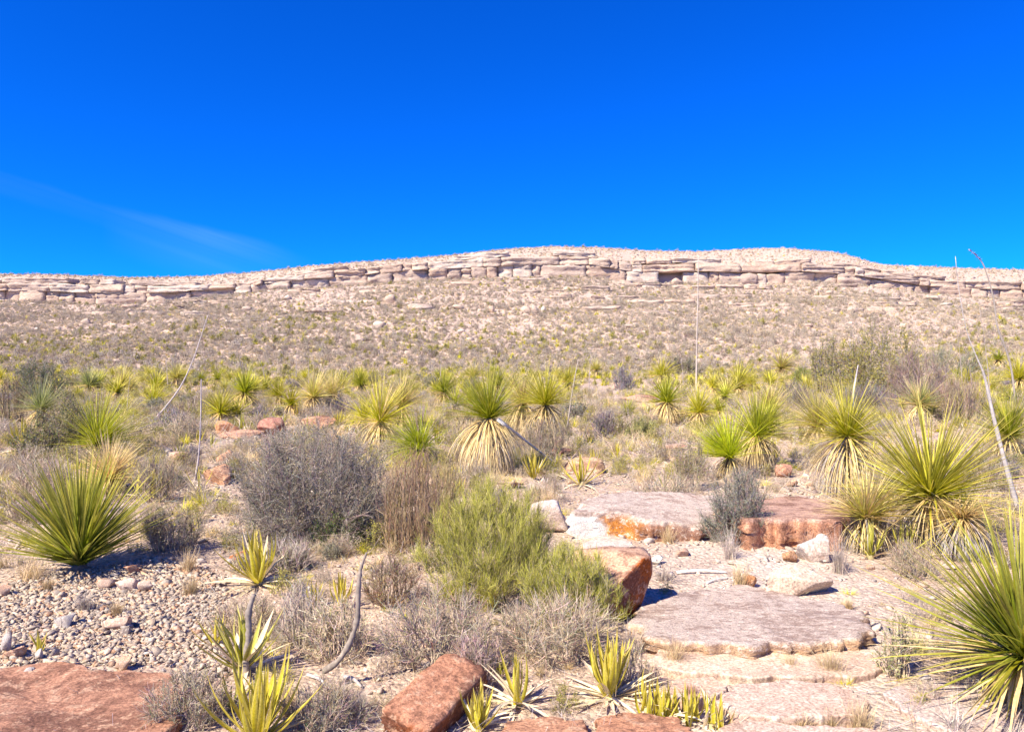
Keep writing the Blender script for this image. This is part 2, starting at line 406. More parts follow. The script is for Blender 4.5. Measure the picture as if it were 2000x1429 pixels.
def hull_rock(seed, n=12):
    """angular broken stone: convex hull of random points"""
    import bmesh
    r = np.random.RandomState(seed); p = r.normal(size=(n, 3)); p = unit_(p) * r.uniform(.75, 1, (n, 1))
    bm = bmesh.new()
    for q in p: bm.verts.new(q)
    bmesh.ops.convex_hull(bm, input=bm.verts); bmesh.ops.delete(bm, geom=[v for v in bm.verts if not v.link_faces], context='VERTS')
    bm.verts.index_update(); bmesh.ops.triangulate(bm, faces=bm.faces[:]); bm.verts.index_update()
    v = np.array([x.co[:] for x in bm.verts]); t = np.array([[y.index for y in f.verts] for f in bm.faces]); bm.free()
    return v / np.abs(v).max(0), t
def unit_(a): return a / np.linalg.norm(a, axis=-1, keepdims=True)
def boulder(name, px, py, wpx, hpx, colr, mat, label, group=None, cat='rock', depth=.7, rz=0, box=.6, cuts=8, seed=0, sub=4, sink=.2, tilt=(0, 0), side=None, rough=.07, lims=(.5, .9), face=None):
    """a rock whose base meets the ground at (px, py) and that shows wpx by hpx"""
    P = gp(px, py); s = P[1] / F; colr = rich(colr, mat)
    if side is not None: side = (side[0], rich(side[1], mat))
    w_, h_ = wpx * s, hpx * s
    v, t = rock_verts(sub, seed, box, cuts + 3, 0, lims=lims)
    nn_ = fbm(v[:, 0] * 2.6 + seed, v[:, 1] * 2.6, v[:, 2] * 3.6, 4); v = v * (1 + rough * nn_ + rough * .6 * np.abs(fbm(v[:, 0] * 7, v[:, 1] * 7, v[:, 2] * 9 + seed, 3)))[:, None]
    v = v / np.abs(v).max(0); fk = None
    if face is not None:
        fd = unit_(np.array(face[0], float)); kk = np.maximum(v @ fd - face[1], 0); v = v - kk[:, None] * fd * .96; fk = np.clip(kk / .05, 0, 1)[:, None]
    v = v * np.array((w_ / 2, w_ / 2 * depth, h_ / 2 * (1 + sink)))
    Rm = np.array(Euler((tilt[0], tilt[1], rz)).to_matrix()); v = v @ Rm.T
    if P[1] < 32: KEEP.append((P[0], P[1] + w_ * .3, w_ * .55))
    c = np.tile(np.array(colr), (len(v), 1)) * (1 + .12 * fbm(v[:, 0] / w_ * 4, v[:, 1] / w_ * 4, v[:, 2] / w_ * 4 + seed, 3))[:, None]
    if side is not None:
        nrm = unit(v / np.array((w_, w_ * depth, h_)) ** 2)
        sd_, sc_ = side; sd_ = unit(np.array(sd_, float))
        k = np.clip((nrm @ sd_ - .45) / .12, 0, 1)[:, None]; c = c * (1 - k) + np.array(sc_) * k
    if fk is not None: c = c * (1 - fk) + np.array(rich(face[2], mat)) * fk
    mb = MB(); mb.add(v, t=t, c=c)
    o = mb.build(name, mat); o.location = (P[0], P[1] + w_ / 2 * depth * .6, P[2] + h_ / 2 * (1 - sink))
    # smooth except at sharp facets
    tag(o, label, cat, group); return o
def slab(name, pts, thick, topc, sidec, mat, label, cat='rock slab', group=None, seed=0, zback=.03, noise=.5, under=.0, tops=None, sidef=None):
    """flat ledge: the outline of its TOP face as seen in the photograph, thick metres high"""
    P = []; pa = np.array(pts, float); lo, hi = pa[:, 1].min(), pa[:, 1].max()
    for p_ in pts:
        x, y = p_[:2]; zt = p_[2] if len(p_) > 2 else zback + (thick - zback) * min(1, (y - lo) / (hi - lo) * 1.2)
        d = Vector((x - 1000, F, -(y - 714))); d.rotate(Euler((PITCH, 0, 0)))
        tt = (CAM.z - zt) / -d.z; P.append((d.x * tt, d.y * tt, zt))
    P = np.array(P)
    A_ = np.column_stack([np.ones(len(P)), P[:, 0], P[:, 1]]); co = np.linalg.lstsq(A_, P[:, 2], rcond=None)[0]; P = P[:, :2]
    Pc = np.vstack([P, P[:1]]); L = np.r_[0, np.cumsum(np.linalg.norm(np.diff(Pc, axis=0), axis=1))]
    n = 260; s = np.linspace(0, L[-1], n, endpoint=False)
    O = np.stack([np.interp(s, L, Pc[:, 0]), np.interp(s, L, Pc[:, 1])], 1)
    for _ in range(3): O = (np.roll(O, 1, 0) + 2 * O + np.roll(O, -1, 0)) / 4
    c = O.mean(0); sz = L[-1] / 6
    rd = (O - c) / np.linalg.norm(O - c, axis=1, keepdims=True)
    chip = np.abs(fbm(O[:, 0] * 14, O[:, 1] * 14, seed + 5., 3))
    O = O + rd * ((fbm(O[:, 0] * 5 / sz + seed, O[:, 1] * 5 / sz, seed, 4) * .24 * sz - chip * .09) * noise)[:, None]
    rings = []; cols = []; topc = np.array(rich(topc, mat)); sidec = np.array(rich(sidec, mat))
    for f in (0.02, .12, .24, .36, .48, .58, .68, .77, .85, .91, .955, .98, .997):
        q = c + (O - c) * f
        z = co[0] + co[1] * q[:, 0] + co[2] * q[:, 1] + noise * (.025 * fbm(q[:, 0] * 3, q[:, 1] * 3, seed + 2., 4) + .012 * np.abs(fbm(q[:, 0] * 11, q[:, 1] * 17, seed + 9., 3))) - (.05 * thick if f > .99 else 0)
        if tops is not None: z = z + tops(q[:, 0], q[:, 1])
        rings.append(np.column_stack([q, z])); cols.append(np.tile(topc, (n, 1)))
    zl = rings[-1][:, 2]
    for i, (f, hz) in enumerate(((1.002, .10), (1.0, .22), (1.0 - under * .5, .38), (1.0 - under * .2, .52), (1.0 - under, .68), (1.0 - under * .6, .85), (1.01, 1.0), (1.01, 1.5))):
        q = c + (O - c) * f
        z = zl - hz * (thick + .04)
        ln_ = fbm(O[:, 0] * 7, O[:, 1] * 7, hz * 9 + seed, 4); st_ = np.abs(fbm(O[:, 0] * 2.5, O[:, 1] * 2.5, i * 3.3 + seed, 2))
        q = q + rd * ((thick * .20 * ln_ + thick * .30 * st_ + thick * (.0, .12, -.06, .10, -.10, .06, .0, 0)[i]) * noise)[:, None]
        rings.append(np.column_stack([q, z]))
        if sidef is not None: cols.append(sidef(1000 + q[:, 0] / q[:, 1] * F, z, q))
        else:
            k_ = np.clip(.5 + 1.6 * fbm(q[:, 0] * 4, q[:, 1] * 4, z * 9 + seed, 3), 0, 1)[:, None]
            cols.append(sidec * (.78 + .3 * k_) + k_ * .10 * np.clip(hz, 0, 1) * np.array((1.4, 1., .6)))
    V = np.concatenate(rings); C = np.concatenate(cols)
    k = len(rings); i = np.arange(k - 1)[:, None] * n; j = np.arange(n)[None]; j2 = (j + 1) % n
    q = np.stack([i + j, i + n + j, i + n + j2, i + j2], -1).reshape(-1, 4)
    mb = MB(); mb.add(V, q=q, c=C)
    t = [(0, x, x + 1) for x in range(1, n - 1)]; mb.add(rings[0], t=t, c=topc)
    o = mb.build(name, mat, origin=(c[0], c[1], 0)); tag(o, label, cat, group); return o

# ------------------------------------------------------------ hill: cliff band of separate blocks
def block_mesh(x0, x1, yf, depth, zb0, zb1, zt0, zt1, seed, colr, nx_=9):
    r = np.random.RandomState(seed); nx_ = int(np.clip((x1 - x0) / .8, 6, 34))
    a = np.linspace(0, 1, nx_); b = np.array((0, .08, .4, 1)); c_ = np.linspace(0, 1, 9)
    V = []; idx = {}; q = []
    def vid(i, j, k):
        if (i, j, k) not in idx: idx[(i, j, k)] = len(V); V.append((a[i], b[j], c_[k]))
        return idx[(i, j, k)]
    I, J, K_ = nx_ - 1, 3, 8
    for i in range(I):
        for k in range(K_):
            q.append((vid(i,0,k), vid(i+1,0,k), vid(i+1,0,k+1), vid(i,0,k+1))); q.append((vid(i+1,J,k), vid(i,J,k), vid(i,J,k+1), vid(i+1,J,k+1)))
        for j in range(J): q.append((vid(i,j,K_), vid(i+1,j,K_), vid(i+1,j+1,K_), vid(i,j+1,K_))); q.append((vid(i,j+1,0), vid(i+1,j+1,0), vid(i+1,j,0), vid(i,j,0)))
    for j in range(J):
        for k in range(K_):
            q.append((vid(0,j+1,k), vid(0,j,k), vid(0,j,k+1), vid(0,j+1,k+1))); q.append((vid(I,j,k), vid(I,j+1,k), vid(I,j+1,k+1), vid(I,j,k+1)))
    V = np.array(V); s, d, h = V.T
    w_ = x1 - x0
    x = x0 + s * w_; zb = zb0 + (zb1 - zb0) * s; zt = zt0 + (zt1 - zt0) * s; z = zb + (zt - zb) * h
    y = yf + d * depth
    ed = np.minimum(s, 1 - s) * w_
    y = y + np.clip(.3 - ed, 0, 1) * .5 * (d < .01) + (1.1 * fbm(x * .25, z * .35, seed, 4) + .7 * np.abs(fbm(x * .9, z * .8, seed + 1., 3)) +   .22 * np.round(2 * vnoise(z * 2.2, seed, x * .06))) * (d < .4)
    z = z - np.clip(.3 - ed, 0, 1) * .3 * (h > .9) + .55 * fbm(x * .3, y * .3, seed + 3., 3) * (h > .9) + .3 * fbm(x * .3, y * .3, seed + 4., 3) * (h < .1) + .15 * fbm(x * .8, z, seed, 2)
    y = y + .25 * (h > .95) * (d < .01)
    c = np.tile(np.array(colr), (len(V), 1)) * (1 + .12 * fbm(x * .4, z * .8, seed, 3))[:, None]
    return np.column_stack([x, y, z]), np.array(q), c
cliff = empty('cliff', (0, YF, float(H(0, YF)))); cliff['kind'] = 'structure'
r = np.random.RandomState(5)
CC = [(.60, .46, .36), (.56, .43, .35), (.64, .48, .37), (.66, .55, .46), (.58, .42, .32)]
def cliff_layer(Yf, f0, f1, wmin, wmax, prob, pxr=(-260, 2260), dep=7., gap=.18, seed0=0, proud=.6):
    x = (pxr[0] - 1000) / F * Yf; xe = (pxr[1] - 1000) / F * Yf; i = 0
    while x < xe:
        wd = wmin + (wmax - wmin) * r.rand() ** 1.7; px = (x + wd / 2) / Yf * F + 1000; i += 1
        if r.rand() < prob:
            a, b = x + r.uniform(0, gap), x + wd - r.uniform(0, gap)
            def lz2(xx, f):
                zf, zt = lz(FOOT, xx, Yf), lz(TOP, xx, Yf); return zf + (zt - zf) * f
            jt = r.uniform(-.02, .05); jt2 = jt + r.uniform(-.05, .05)
            v, q, c = block_mesh(a, b, Yf + r.uniform(-proud, proud * .6), dep, lz2(a, f0) - (1. if f0 <= 0 else .05), lz2(b, f0) - (1. if f0 <= 0 else .05), lz2(a, f1 + jt), lz2(b, f1 + jt2), r.randint(999), CC[r.randint(5)])
            mb = MB(); mb.add(v, q=q, c=c); o = mb.build('rock_block', CLIFF, cliff, smooth=False, origin=((a+b)/2, Yf, 0))
            o.location = Vector(o.location) - cliff.location
        x += wd
cliff_layer(YF - 1.2, -.15, .52, 2.5, 15, .99, gap=.03, proud=.45)
cliff_layer(YF - 1.6, .515, 1.08, 2.5, 19, .99, gap=.03, proud=.6)
cliff_layer(YF + 3.5, 1.12, 1.45, 3.5, 22, .5, gap=.05, proud=.6)
# ledges near the skyline and broken ledges on the slope
def ledge_run(px0, px1, pyb, pyt, Yd, wmin, wmax, prob, dep=4.):
    x = (px0 - 1000) / F * Yd; xe = (px1 - 1000) / F * Yd
    L0, L1 = lut(pyb), lut(pyt)
    while x < xe:
        wd = r.uniform(wmin, wmax); a, b = x + .1, x + wd - r.uniform(.05, .5)
        if r.rand() < prob:
            v, q, c = block_mesh(a, b, Yd + r.uniform(-.7, .5), dep, lz(L0, a, Yd), lz(L0, b, Yd), lz(L1, a, Yd), lz(L1, b, Yd), r.randint(999), CC[r.randint(5)], 7)
            mb = MB(); mb.add(v, q=q, c=c); o = mb.build('rock_block', CLIFF, cliff, smooth=False, origin=((a+b)/2, Yd, 0))
            o.location = Vector(o.location) - cliff.location
        x += wd
ledge_run(1230, 1660, [(1230,503),(1475,500),(1600,508),(1660,520)], [(1230,494),(1350,496),(1475,489),(1540,488),(1615,496),(1660,512)], 246, 5, 15, .9)
for a_, b_, f_, Yd_ in ((-120, 620, .25, 226), (-120, 600, .62, 238), (600, 1240, .3, 227), (620, 1200, .68, 240), (1180, 1720, .2, 228), (1200, 1700, .5, 236), (1680, 2140, .3, 228), (1700, 2140, .65, 240)):
    xx_ = np.linspace(a_, b_, 12); mid = lambda f: np.interp(xx_, *TOP) * (1 - f) + np.interp(xx_, *SKY) * f
    ledge_run(a_, b_, list(zip(xx_, mid(f_) + 2.5)), list(zip(xx_, mid(f_) - 3.5)), Yd_, 3, 16, .6)
ledge_run(1200, 1700, [(1200,514),(1700,524)], [(1200,507),(1450,507),(1700,517)], 233, 5, 18, .6)
ledge_run(-50, 560, [(0,551),(260,555),(400,552),(560,538)], [(0,546),(260,551),(400,548),(560,533)], 229, 4, 14, .6)
ledge_run(560, 1200, [(560,536),(790,515),(950,505),(1100,497),(1200,502)], [(560,532),(790,511),(950,500),(1100,493),(1200,498)], 230, 4, 10, .5)
ledge_run(1700, 2100, [(1700,535),(2100,545)], [(1700,528),(2100,537)], 234, 5, 12, .6)
for (a, b, y0, hh) in [(1135,1190,606,9),(1300,1420,583,9),(1225,1300,592,8),(1590,1700,607,6),(800,850,600,7),(1240,1300,612,6),(560,640,570,6),(180,230,600,8),(1050,1090,583,5),(1100,1190,565,6),(700,760,570,5),(1430,1530,598,6),(590,640,612,7),(1700,1760,560,8),(1350,1500,562,7),(640,700,590,5),(880,950,556,7)]:
    P = gp((a + b) / 2, y0 + 1); Yd = P[1]
    ledge_run(a, b, [(a, y0 + 2), (b, y0 + 2)], [(a, y0 - hh), (b, y0 - hh)], Yd, 3.5, 9, .9, 3.)

r = np.random.RandomState(91)
for _ in range(46):
    a = r.uniform(-60, 2000); ln_ = r.uniform(25, 110); y0 = np.interp(a, *FOOT) + r.uniform(8, 62) * r.rand() ** .4; hh = r.uniform(3, 6.5)
    P = gp(a + ln_ / 2, y0 + 1); Yd = P[1] - .3
    if Yd > 210: continue
    ledge_run(a, a + ln_, [(a, y0 + 2.5), (a + ln_, y0 + 2.5)], [(a, y0 - hh), (a + ln_, y0 - hh)], Yd, 2., 9, .75, 3.)
# separate boulders on the slope
r = np.random.RandomState(21)
bl = [(762,592,26,18),(1045,612,14,18),(1028,612,20,16),(1060,612,12,16),(960,610,14,16),(895,604,30,12),(820,603,60,12),(1325,556,24,14),(740,640,30,14),(1105,582,30,14),(1665,612,22,14),(250,612,14,10),(165,632,24,12),(70,648,12,10),(110,645,14,10),(480,608,22,12),(700,668,22,10),(1770,640,20,12),(1850,600,24,10),(1580,640,20,12),(1230,640,20,10),(620,610,30,12),(330,640,20,10),(900,650,18,9),(1430,640,18,9),(1190,655,20,9),(1990,640,18,10),(420,596,18,9),(560,585,20,10),(1620,575,18,9)]
for i, (x, y, a, b) in enumerate(bl):
    lab = {0: 'largest tan boulder standing on the left hillside below the cliff', 6: 'long flat tan boulder lying on the middle of the hillside',
           7: 'rounded pale boulder close under the cliff at its middle'}.get(i, 'tan boulder lying among scrub on the hillside')
    boulder('boulder', x, y, a, b, CC[i % 5], CLIFF, lab, 'boulders on the hillside', 'boulder', .8, r.uniform(-.6, .6), .5, 8, 100 + i, 2)

# ------------------------------------------------------------ rocks and ledges in the foreground
TR, TC = (.50, .33, .27), (.40, .22, .14)
slab('rock_slab', [(1235,1200),(1290,1165),(1345,1148),(1450,1143),(1545,1155),(1640,1178),(1700,1205),(1712,1228),(1680,1246),(1600,1244),(1520,1252),(1440,1258),(1340,1252),(1250,1240)], .095, (.62, .49, .41), (.68, .45, .28), PURPLE_ROCK,
     'broad flat rock slab with purple-grey top and rusty orange front edge', seed=1, noise=.7, under=.04)
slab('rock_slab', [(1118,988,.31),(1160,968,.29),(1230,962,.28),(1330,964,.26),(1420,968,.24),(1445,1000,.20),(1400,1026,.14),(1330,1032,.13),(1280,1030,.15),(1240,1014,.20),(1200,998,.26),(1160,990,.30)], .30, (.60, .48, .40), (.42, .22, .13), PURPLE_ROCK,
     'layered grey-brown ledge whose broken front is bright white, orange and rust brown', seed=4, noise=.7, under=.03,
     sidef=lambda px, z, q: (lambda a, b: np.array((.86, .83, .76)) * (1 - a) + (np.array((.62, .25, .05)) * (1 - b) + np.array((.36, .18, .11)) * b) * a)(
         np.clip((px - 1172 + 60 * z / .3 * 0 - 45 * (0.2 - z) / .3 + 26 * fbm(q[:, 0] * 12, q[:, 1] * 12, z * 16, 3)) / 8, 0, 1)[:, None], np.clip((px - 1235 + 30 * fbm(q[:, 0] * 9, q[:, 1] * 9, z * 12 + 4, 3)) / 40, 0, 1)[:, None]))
slab('rock_slab', [(1385,1000),(1440,975),(1560,968),(1650,985),(1700,1000),(1640,1012),(1560,1014),(1460,1018)], .26, (.50, .36, .31), (.46, .27, .20), SAND_ROCK,
     'reddish ledge running right behind the round grey-green shrub', seed=8, noise=.8)
boulder('boulder', 1075, 1040, 95, 62, (.62, .52, .46), PALE_ROCK, 'pale smooth rock just left of the bright white ledge face', None, 'boulder', .7, .2, .5, 7, 47, 4, .3)
slab('rock_slab', [(1135,1062),(1165,1046),(1215,1048),(1245,1064),(1215,1080),(1150,1080)], .07, (.62, .52, .46), (.50, .36, .26), PALE_ROCK, 'small thin pale slab below the bright white rock face', seed=12)
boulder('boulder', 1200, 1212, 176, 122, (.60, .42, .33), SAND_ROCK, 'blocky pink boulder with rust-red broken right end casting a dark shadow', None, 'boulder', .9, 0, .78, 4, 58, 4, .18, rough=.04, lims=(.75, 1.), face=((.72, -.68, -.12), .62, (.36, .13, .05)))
boulder('boulder', 1560, 1163, 155, 46, (.70, .57, .43), PALE_ROCK, 'low cream-coloured boulder behind the broad flat slab', None, 'boulder', .7, .1, .55, 6, 63, 4, .25, rough=.05)
boulder('boulder', 1592, 1098, 62, 52, (.60, .55, .50), PALE_ROCK, 'small upright whitish block between grass and cream boulder', None, 'boulder', .8, -.2, .8, 5, 65, 4, .2, rough=.08)
boulder('rock', 1548, 1098, 32, 24, (.60, .40, .28), SAND_ROCK, 'tan stone touching the small upright whitish block', None, 'rock', .8, .2, .4, 6, 66, 3)
boulder('rock', 1467, 1148, 26, 24, (.58, .34, .22), SAND_ROCK, 'orange stone beside the grass clump above the broad slab', None, 'rock', .8, .2, .4, 6, 67, 3)
slab('rock_slab', [(-180,1430),(-160,1310),(60,1299),(200,1302),(330,1312),(372,1335),(350,1400),(330,1470),(100,1520)], .10, (.42, .26, .20), (.36, .20, .15), SAND_ROCK, 'large reddish-brown rock slab filling the lower left corner', seed=15, noise=.5, under=0,
     tops=lambda x, y: .05 * fbm(x * 2.2, y * 2.2, 5., 4))
# long red block
def red_block():
    A = gp(738, 1432); s = A[1] / F
    P0 = gp(800, 1440); P1 = gp(905, 1352)
    d = P1 - P0; L = float(np.linalg.norm(d[:2])) + .12; ang = math.atan2(d[1], d[0])
    mb = MB(); v, t = ICO[4]; v = unit(v); m = np.abs(v).max(1, keepdims=True); v = v * .03 + v / m * .97; v = v / np.abs(v).max(0)
    nb = fbm(v[:, 0] * 2.2, v[:, 1] * 2, v[:, 2] * 2, 4)
    v = v * (1 + .05 * nb - .05 * np.abs(fbm(v[:, 0] * 6, v[:, 1] * 5, v[:, 2] * 5, 3)))[:, None]
    v[:, 0] -= .10 * v[:, 2]; v[:, 1] += .25 * np.clip(v[:, 0], -1, 1) * .2
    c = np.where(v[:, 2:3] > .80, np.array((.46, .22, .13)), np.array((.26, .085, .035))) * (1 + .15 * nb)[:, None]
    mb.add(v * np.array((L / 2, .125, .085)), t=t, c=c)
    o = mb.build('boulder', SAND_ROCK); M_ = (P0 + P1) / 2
    o.location = (M_[0], M_[1], M_[2] + .065); o.rotation_euler = (R(14), R(-4), ang)
    tag(o, 'long squared red sandstone block lying diagonally at the bottom edge', 'boulder')
red_block()
slab('rock_slab', [(955,1450),(985,1405),(1060,1397),(1140,1404),(1160,1450)], .06, (.50, .31, .23), (.40, .22, .15), SAND_ROCK, 'flat red rock at the bottom edge under the dried agaves', seed=21)
slab('rock_slab', [(1150,1455),(1165,1400),(1230,1390),(1320,1398),(1385,1440),(1390,1470)], .10, (.50, .30, .22), (.40, .22, .15), SAND_ROCK, 'flat red rock at the bottom edge below the row of small agaves', seed=22)
slab('rock_slab', [(1390,1370),(1440,1335),(1540,1325),(1640,1335),(1700,1365),(1690,1395),(1560,1400),(1440,1395)], .05, (.60, .43, .34), (.52, .36, .27), PALE_ROCK, 'smooth low pink slab in front of the broad flat slab', seed=23, noise=.4)
slab('rock_slab', [(1290,1350),(1320,1322),(1390,1318),(1425,1335),(1400,1362),(1330,1370)], .05, (.62, .43, .31), (.52, .36, .27), PALE_ROCK, 'small low orange-pink slab left of the smooth pink slab', seed=24, noise=.4)
slab('rock_slab', [(1730,1350),(1800,1325),(1980,1325),(2150,1350),(2150,1450),(1900,1440),(1780,1400)], .03, (.50, .40, .36), (.48, .36, .30), PALE_ROCK, 'flat grey-pink bedrock under the large sotol at right', seed=25, noise=.4)
slab('rock_slab', [(1400,1420),(1440,1400),(1560,1412),(1700,1420),(1850,1450),(1700,1490),(1450,1480)], .04, (.58, .42, .34), (.50, .36, .27), PALE_ROCK, 'low pink bedrock along the bottom edge right of the agave row', seed=26, noise=.4)
slab('rock_slab', [(1250,1295),(1290,1262),(1500,1272),(1690,1268),(1740,1290),(1700,1318),(1500,1322),(1330,1312)], .03, (.64, .48, .36), (.55, .40, .3), PALE_ROCK, 'pale cream shelf at the foot of the broad flat slab', seed=27, noise=.4)
for i, (x, y, a, b, c_, lab) in enumerate([
    (441,846,42,26,(.60,.36,.25),'squared orange block on the ledge at mid left'),
    (535,852,74,36,(.42,.25,.21),'dark red rock right of the squared orange block'),
    (608,836,88,30,(.60,.38,.28),'long orange rock behind the big grey shrub'),
    (420,946,66,46,(.62,.42,.31),'smooth orange rock at the left flank of the big grey shrub'),
    (438,904,40,28,(.60,.38,.27),'small orange rock above the smooth orange one'),
    (470,856,110,14,(.56,.38,.30),'thin flat ledge under the squared orange block'),
    (340,905,50,22,(.60,.46,.38),'pale flat rock left of the tall thin leaning stalk foot'),
    (1133,926,104,28,(.66,.50,.36),'tan overhanging slab behind the pale dried agave'),
    (1092,892,60,16,(.44,.28,.22),'dark brown flat rock at the foot of the fallen white stalk'),
    (1255,785,90,16,(.58,.40,.32),'pink flat outcrop in the mid distance at centre right'),
    (1215,760,46,14,(.58,.44,.36),'small pink outcrop behind the flat one at centre right'),
    (1535,932,34,26,(.60,.38,.30),'pink rock between the two skirted sotols at right'),
    (1552,950,30,16,(.64,.48,.38),'pale stone below the pink rock between two sotols'),
    (1000,955,60,16,(.66,.54,.46),'pale flat rock in front of the central sotol'),
    (1310,880,60,14,(.60,.46,.38),'pale flat rock in the open patch right of centre'),
    (1235,850,50,12,(.58,.44,.36),'low pink rock in the open patch beyond the fallen stalk'),
    (465,1096,44,22,(.45,.20,.12),'dark red stone behind the tall yellow agave'),
    (1750,700,40,10,(.5,.4,.34),'low pale rock under the creosote bushes'),
    (1330,905,70,14,(.58,.44,.37),'pale low ledge beside the olive thin shrub'),
    (860,955,60,20,(.62,.50,.42),'pale stone beneath the curly bright sotol')]):
    boulder('rock', x, y, a, b, c_, SAND_ROCK, lab, None, 'rock', .8, (-.3, .2, .1)[i % 3], .55, 8, 200 + i, 4, .2, lims=(.38, .85), rough=.1)
for i, (x, y, a, b, c_, lab) in enumerate([
    (256,1122,32,26,(.48,.22,.13),'rust-red stone just below the left sotol'),
    (204,1150,40,26,(.62,.42,.30),'pale orange stone left of the white-patched stone'),
    (246,1155,52,28,(.64,.46,.36),'orange stone with a white patch in the scree'),
    (282,1158,30,24,(.62,.46,.35),'tan stone right of the white-patched stone'),
    (228,1232,62,26,(.62,.40,.29),'flat orange stone in the middle of the scree'),
    (244,1240,26,20,(.25,.20,.17),'dark burnt stone leaning on the flat orange stone'),
    (28,1288,50,28,(.60,.33,.21),'squared orange stone by the left edge above the slab'),
    (56,1333,34,30,(.46,.40,.36),'grey stone resting on the lower left slab'),
    (232,1310,40,28,(.60,.38,.24),'orange stone on the rim of the lower left slab'),
    (8,1165,30,26,(.62,.38,.25),'orange stone at the left edge of the scree'),
    (8,1275,22,40,(.45,.40,.37),'grey rock half in frame at the left edge'),
    (118,1226,44,24,(.45,.41,.38),'flat grey stone with dark shadow in the scree'),
    (72,1290,26,20,(.48,.43,.39),'grey stone beside the small yellow agave in the scree'),
    (1284,1102,30,16,(.76,.72,.62),'white stone on the sand left of the bleached stick'),
    (1338,1086,40,14,(.62,.38,.26),'flat orange stone on the pale wash sand'),
    (1268,1255,34,12,(.66,.50,.38),'thin tan flake lying on the corner of the broad slab'),
    (1700,1112,20,10,(.62,.36,.22),'small orange stone on sand by the large right sotol'),
    (1812,1332,32,16,(.48,.44,.43),'grey flat stone left of the large right sotol')]):
    boulder('stone', x, y, a, b, c_, STONE, lab, None, 'stone', .8, (-.3, .4, .1)[i % 3], .3, 11, 300 + i, 3, .15, lims=(.32, .75), rough=.05)

# scree: the 300 largest stones one by one, the rest as one mass
STC = np.array([(.52, .44, .36), (.54, .43, .33), (.34, .28, .23), (.58, .43, .31), (.60, .34, .20), (.49, .39, .30), (.64, .52, .40)])
protos = []
for k in range(14):
    v, t = hull_rock(500 + k, 9 + k % 3); v = v * np.array((.5, .36 + .02 * (k % 5), .2 + .03 * (k % 4)))
    mb = MB(); mb.add(v, t=t, c=STC[k % 7]); protos.append(mb.mesh('stone', STONE))
r = np.random.RandomState(9)
scree = lut([(-120,1130),(0,1145),(100,1120),(200,1110),(300,1085),(400,1110),(470,1150)]); 
def in_scree(x, y):
    px, py = to_px(x, y, 0)
    return (px > -200) & (px < 440) & (py > np.interp(px, *scree)) & (py < 1335 - .0 * px) & ((py < 1298) | (px > 330) | (r.rand(*np.shape(px)) < .10))
k = 0
while k < 300:
    x = r.uniform(-4.6, -1.4); y = r.uniform(3.7, 6.2)
    if not bool(in_scree(x, y)): continue
    o = bpy.data.objects.new('stone', protos[r.randint(14)]); col.objects.link(o)
    s = r.uniform(.038, .066) if k > 60 else r.uniform(.066, .105)
    px_, py_ = to_px(x, y, 0)
    o.location = (x, y, float(H(x, y)) + s * .05 + (.10 if (py_ > 1300 and px_ < 350) else 0)); o.scale = (s, s * r.uniform(.8, 1.3), s * r.uniform(.8, 1.4)); o.rotation_euler = (r.uniform(-.4, .4), r.uniform(-.4, .4), r.uniform(0, 6.28))
    tag(o, 'grey or tan angular stone lying loose in the scree bank at left', 'stone', 'loose stones of the scree bank'); k += 1
def stone_mass(name, x, y, s, label, mat=STONE, lift=.1, pal=STC, r=r, sub=1):
    n = len(x); z = H(x, y); mb = MB(); a = r.rand(n) * 6.283; ke = r.randint(8, size=n)
    for q in range(8):
        m = np.where(ke == q)[0]
        if not len(m): continue
        v0, t0 = hull_rock(700 + q, 7 + q % 3)
        vv = v0[None] * (.5 * s[m][:, None, None] * np.stack([r.uniform(.8, 1.3, len(m)), r.uniform(.6, 1, len(m)), r.uniform(.35, .75, len(m))], 1)[:, None])
        tl = r.uniform(-.5, .5, (len(m), 1)); vv[..., 2] += vv[..., 0] * tl
        A = a[m][:, None]
        vr = np.stack([vv[..., 0] * np.cos(A) - vv[..., 1] * np.sin(A), vv[..., 0] * np.sin(A) + vv[..., 1] * np.cos(A), vv[..., 2]], -1) + np.column_stack([x[m], y[m], z[m] + s[m] * lift])[:, None]
        cp = pal[r.randint(len(pal), size=len(m))] * (1 + r.normal(size=(len(m), 1)) * .12)
        mb.add(vr.reshape(-1, 3), t=(t0[None] + (np.arange(len(m)) * len(v0))[:, None, None]).reshape(-1, 3), c=np.repeat(cp, len(v0), 0))
    o = mb.build(name, mat); tag(o, label, 'gravel', kind='stuff'); return o
x = r.uniform(-5.0, -1.2, 46000); y = r.uniform(3.6, 6.6, 46000); m = in_scree(x, y); x, y = x[m], y[m]
px_, py_ = to_px(x, y, 0); m = (py_ < 1302) | (px_ > 345); x, y = x[m], y[m]
stone_mass('scree_gravel', x, y, np.clip(r.lognormal(-3.6, .45, len(x)), .012, .07), 'small grey and tan stones packed between the larger scree stones')
n = 20000; y = 2.4 + 13 * r.rand(n) ** 1.5; x = (r.rand(n) * 2 - 1) * (y * .76 + .6)
stone_mass('gravel', x, y, np.clip(r.lognormal(-4.0, .6, n), .008, .10) * np.clip(y / 5, .6, 2), 'pale gravel and pebbles strewn over the sandy ground', pal=np.array([(.60,.50,.43),(.66,.57,.50),(.55,.42,.34),(.50,.44,.40),(.62,.42,.31)]))

